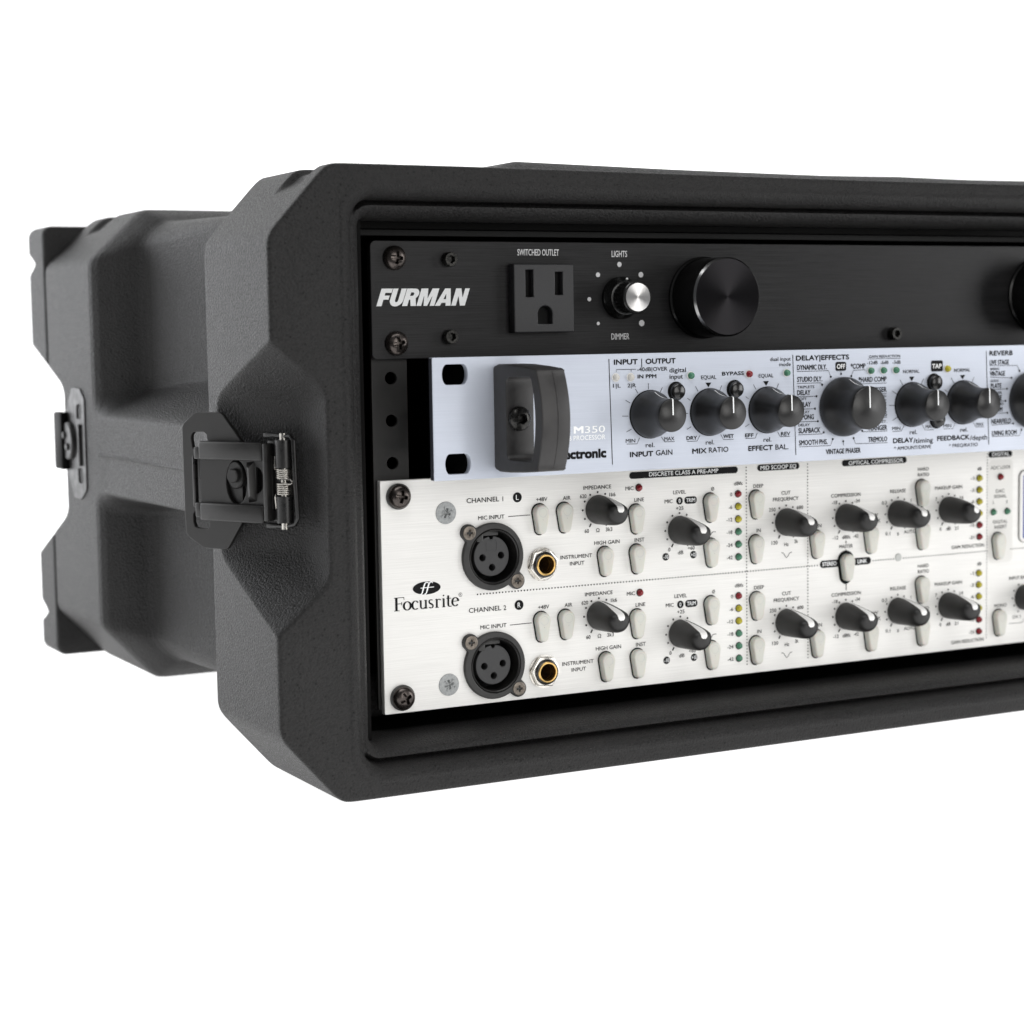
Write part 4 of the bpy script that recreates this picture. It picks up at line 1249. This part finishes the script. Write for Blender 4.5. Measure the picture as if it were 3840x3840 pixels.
def pozi(x, z):
    a = math.atan2(z, x)
    r_ = math.hypot(x, z)
    c = phillips(0.9, 2.0, 0.5)(x, z)
    star = 0.25 if (abs((math.degrees(a) + 45) % 90 - 45) > 35 and 0.9 < r_ < 2.6) else 0.0
    return max(c, star)


q0 = obj('countersunk_screw', dome(4.25, lambda r_: 0.28 - 0.12 * (r_ / 4.25) ** 4, pozi, 72, 30), 'zinc', U3, (PRE_CSK[0][0], 0, PRE_CSK[0][1]), rot=(0, 0.35, 0))
again(q0, U3, (PRE_CSK[1][0], 0, PRE_CSK[1][1]), (0, -0.2, 0))


# microphone sockets
def hull(cs, n=16):
    """outline round a set of circles"""
    pts = []
    for cx, cz, r_ in cs:
        pts += [(cx + r_ * math.cos(2 * math.pi * i / 72), cz + r_ * math.sin(2 * math.pi * i / 72)) for i in range(72)]
    out = []
    for i in range(180):
        a = 2 * math.pi * i / 180
        best = 0.0
        ca, sa = math.cos(a), math.sin(a)
        for cx, cz, r_ in cs:                 # farthest crossing of the ray with each circle
            b = cx * ca + cz * sa
            disc_ = b * b - (cx * cx + cz * cz - r_ * r_)
            if disc_ > 0 and b + math.sqrt(disc_) > best:
                best = b + math.sqrt(disc_)
        out.append((best * ca, best * sa))
    return out


XS = (48.35, 0, -120.05)
bos = [(-10.3, 9.75), (10.15, -10.05)]
fl = hull([(0, 0, 13.07)] + [(x, z, 3.3) for x, z in bos])
xs0 = obj('microphone_socket', plate(fl, [circle(0.35, 0, 10.75, 60)], -3.0, 1.5, 0.35), 'xlr', U3, XS)
obj('socket_ring', shift(lathe([(10.75, -0.2), (10.7, 1.1), (10.3, 1.5), (9.95, 1.2), (9.9, -9)], 64, cap=False), 0.35), 'xlr', xs0, XS)
obj('socket_well', shift(lathe([(9.95, -9), (0.0, -9)], 48, cap=False), 0.35), 'hole', xs0, XS)
ins = [(7.6 * math.cos(t), 7.75 * math.sin(t)) for t in np.linspace(math.radians(97), math.radians(443), 60)] + [(0.45, 6.6), (-0.45, 6.6)]
ii = obj('socket_insert', shift(plate(ins, [circle(-3.9, -0.35, 1.3, 24), circle(4.1, 0.15, 1.3, 24), circle(0.15, -4.35, 1.3, 24)], -9, -0.6, 0.3), 0.15), 'xlrin', xs0, XS)
obj('raised_mark', shift(plate(rrect(-2.3, 2.3, 1.9, 6.0, 0.2, 2), [rrect(-2.1, 2.1, 2.1, 5.8, 0.2, 2)], -0.62, -0.5, 0.0), 0.15), 'xlrin', ii, XS)
obj('press_tab', shift(merge(box(-3.6, 3.2, 1.0, 6.0, 7.9, 9.9, 0.3), box(-6.4, -3.6, 0.4, 5.0, 5.7, 9.2, 0.4)), 0.3), 'xlr', xs0, XS)
fsc = merge(dome(2.7, lambda r_: 1.75 + 0.22 * math.sqrt(max(0, 1 - (r_ / 2.7) ** 2)), phillips(0.9, 1.35, 0.38), 48, 20), lathe([(2.7, 1.0), (2.7, 1.76)], 48, cap=False))
obj('flange_screw', shift(fsc, bos[0][0], 0, bos[0][1]), 'bronze', xs0, XS)
obj('flange_screw', shift(fsc, bos[1][0], 0, bos[1][1]), 'bronze', xs0, XS)
again(xs0, U3, (XS[0], 0, XS[2] + DZ))

# quarter-inch jacks
JS = (70.3, 0, -124.6)
hexo = [(6.45 * math.cos(math.radians(60 * i + 12)), 6.45 * math.sin(math.radians(60 * i + 12))) for i in range(6)]
j0 = obj('instrument_jack', merge(plate(hexo, [circle(0, 0, 4.6, 40)], 0.4, 2.2, 0.5), lathe([(6.6, 0.0), (6.6, 0.45), (4.4, 0.45)], 48, cap=False)), 'nickel', U3, JS)
obj('jack_bushing', lathe([(4.85, 1.0), (4.85, 2.9), (4.3, 3.2), (4.0, 3.2)], 48, cap=False), 'gloss', j0, JS)
obj('gold_collar', lathe([(4.25, 2.4), (4.2, 3.4), (3.9, 3.6), (3.45, 3.55), (3.25, 3.1), (3.2, -0.3)], 48, cap=False), 'gold', j0, JS)
obj('jack_bore', lathe([(3.22, 1.6), (3.15, -8.0), (0.0, -8.0)], 40, cap=False), 'brassin', j0, JS)
again(j0, U3, (JS[0] + 0.1, 0, JS[2] + DZ), (0, 0.3, 0))

# tear-drop buttons
hw = 3.05


def drop(k=1.0, g_=0.0):
    """tear-drop outline: round shoulder above, narrower foot below"""
    out = []
    r1, r2, z1, z2 = hw * k + g_, 1.95 * k + g_, 2.75 * k, -3.85 * k
    for i in range(25):
        a = math.radians(-8 + 196 * i / 24)
        out.append((r1 * math.cos(a), z1 + r1 * math.sin(a)))
    for i in range(25):
        a = math.radians(188 + 164 * i / 24)
        out.append((r2 * math.cos(a), z2 + r2 * math.sin(a)))
    return out


def drop_button():
    lv = [(1.0, 0.0), (1.0, 2.2), (0.985, 2.6), (0.94, 2.95), (0.86, 3.15), (0.70, 3.2), (0.3, 3.2), (0.02, 3.2)]
    v, fc = [], []
    for k, h in lv:
        v += [(x * 1.0, -h, z) for x, z in drop(k)]
    n = len(drop())
    for q_ in range(len(lv) - 1):
        for i in range(n):
            j = (i + 1) % n
            fc.append((q_ * n + i, q_ * n + j, (q_ + 1) * n + j, (q_ + 1) * n + i))
    return v, fc


obj('link_surround', shift(flat(drop(1.0, 1.35), 0.02), 217.55 - A3[0], -0.12, -136.06 - A3[2]), 'ink', U3, A3)


def make_button(at):
    b_ = obj('push_button', drop_button(), 'button', U3, at, angle=60)
    obj('button_gap', flat(drop(1.0, 0.52), 0.2), 'hole', b_, at)
    obj('button_lens', shift(dome(1.75, lambda r_: 3.24 - 0.0 * r_, lambda x, z: 0.22 * max(0, 1 - (math.hypot(x, z) / 1.7) ** 4) - 0.12 * max(0, 1 - (math.hypot(x, z) / 0.8) ** 2), 32, 10), 0, 0, 2.7), 'lens', b_, at)
    return b_


bt = None
for dz in (0.0, DZ):
    for x, z in PRE_CH_BTN:
        at = (x - 0.55, 0, z - 0.1 + dz)
        if bt is None:
            bt = make_button(at)
        else:
            again(bt, U3, at)
for x, z in PRE_MISC_BTN:
    again(bt, U3, (x - 0.55 + (1.5 if x < 220 else 0), 0, z - 0.1))

# bullet-shaped knobs with a sloped, white-tipped top
ep = [(5.75, 0.3), (5.85, 1.2), (5.8, 3.0), (5.7, 6.0), (5.55, 9.0), (5.35, 12.0), (5.1, 14.2), (4.7, 15.7), (4.0, 16.8), (2.5, 17.5), (0.0, 17.7)]


def egg_xyz(r_, h, a, lift=0.0):
    """a = angle round the axis, 90 degrees is the pointer side, which slopes away"""
    s_ = math.sin(a)
    top = max(0.0, s_)
    slope = 1.0 - 0.33 * top * (min(h, 16.0) / 15.0) ** 1.7
    nub = 0.0
    rr = (r_ + lift) * (slope if s_ > 0 else 1.0)
    x, z = (r_ + lift) * math.cos(a) * (0.97 if h > 8 else 1.0), (rr * s_ if s_ > 0 else (r_ + lift) * s_)
    return x, -(h + lift * (1.0 if r_ < 4.6 else 0.35)), z - 0.008 * max(0.0, h - 6.0)


def egg():
    n = 56
    v, fc = [], []
    for r_, h in ep:
        for i in range(n):
            v.append(egg_xyz(r_, h, 2 * math.pi * i / n))
    for k in range(len(ep) - 1):
        for i in range(n):
            j = (i + 1) % n
            fc.append((k * n + i, k * n + j, (k + 1) * n + j, (k + 1) * n + i))
    nubs = []
    for i in range(9):
        a = math.radians(-150 + i * 30)
        if 60 < (math.degrees(a) % 360) < 120:
            continue
        x, y, z = egg_xyz(4.75, 13.4, a)
        nubs.append(([(x + 0.42 * p_[0], y + 0.42 * p_[1], z + 0.42 * p_[2]) for p_ in SPH[0]], SPH[1]))
    return merge((v, fc), *nubs)


def ball(n=10, m_=6):
    v, fc = [(0, 0, 1)], []
    for k in range(1, m_):
        t = math.pi * k / m_
        v += [(math.sin(t) * math.cos(2 * math.pi * i / n), math.sin(t) * math.sin(2 * math.pi * i / n), math.cos(t)) for i in range(n)]
    v.append((0, 0, -1))
    for i in range(n):
        fc.append((0, 1 + i, 1 + (i + 1) % n))
        for k in range(m_ - 2):
            fc.append((1 + k * n + i, 1 + (k + 1) * n + i, 1 + (k + 1) * n + (i + 1) % n, 1 + k * n + (i + 1) % n))
        fc.append((len(v) - 1, 1 + (m_ - 2) * n + (i + 1) % n, 1 + (m_ - 2) * n + i))
    return v, fc


SPH = ball()


def egg_pointer():
    v, fc = [], []
    fine = []
    for i in range(len(ep) - 1):
        for t in np.linspace(0, 1, 4)[:-1]:
            fine.append((ep[i][0] + (ep[i + 1][0] - ep[i][0]) * t, ep[i][1] + (ep[i + 1][1] - ep[i][1]) * t))
    fine.append((0.25, 17.7))
    m_ = 8
    for r_, h in fine:
        w_ = 0.35 + 1.25 * float(sm(4, 15.5, h))
        half = min(w_ / max(r_, 0.5), 1.3)
        for k in range(m_ + 1):
            v.append(egg_xyz(r_, h, math.pi / 2 + half * (1 - 2 * k / m_), 0.07))
    for q_ in range(len(fine) - 1):
        for k in range(m_):
            i = q_ * (m_ + 1) + k
            fc.append((i, i + 1, i + m_ + 2, i + m_ + 1))
    return v, fc


e0 = None
turn = {(2, 0): 4, (4, 0): 7, (5, 0): 32, (1, 0): 3, (0, 0): 6, (3, 0): 10, (0, 1): -3, (3, 1): 2, (5, 1): 4}
for ch, dz in ((0, 0.0), (1, DZ)):
    for k, (x, z) in enumerate(PRE_CH_KNOB):
        at = (x, 0, z + dz)
        rt = (0, math.radians(turn.get((k, ch), 0)), 0)
        if e0 is None:
            e0 = obj('control_knob', egg(), 'eggknob', U3, at, angle=70, rot=rt)
            obj('white_pointer', egg_pointer(), 'pointer', e0, at, angle=70)
        else:
            again(e0, U3, at, rt)
again(e0, U3, (317.6, 0, -156.6), (0, 0, 0))
for dz in (0.0, DZ):
    for x, z, c in PRE_CH_LED:
        led(U3, x - 0.15, 0, z + dz, c, 1.32, 1.6)
for x, z, c in PRE_MISC_LED:
    led(U3, x - 0.15, 0, z, c, 1.32, 1.6)
obj('blank_plug', shift(lathe([(1.7, 0.0), (1.7, 0.25), (1.5, 0.4)], 28), 0), 'lens', U3, (PRE_STEREO[4][0], 0, -133.8))
obj('digital_overlay', flat(local(rrect(296.3, 310.4, -140.0, -94.0, 2.6), A3), 0.06), 'plate', U3, A3)
dsp = obj('display_bezel', plate(local(rrect(314.0, 362.0, -131.6, -99.4, 3.0), A3), [local(rrect(315.9, 360.0, -130.0, -101.2, 1.0), A3)], 0.0, 0.8, 0.2), 'bezel', U3, A3)
obj('bezel_outline', plate(local(rrect(313.75, 362.25, -131.85, -99.15, 3.2), A3), [local(rrect(314.1, 361.9, -131.5, -99.5, 2.9), A3)], 0.0, 0.15, 0.0), 'inkgrey', dsp, A3)
obj('display_glass', flat(local(rrect(315.9, 360.0, -130.0, -101.2, 1.0), A3), 0.3), 'screen', dsp, A3)
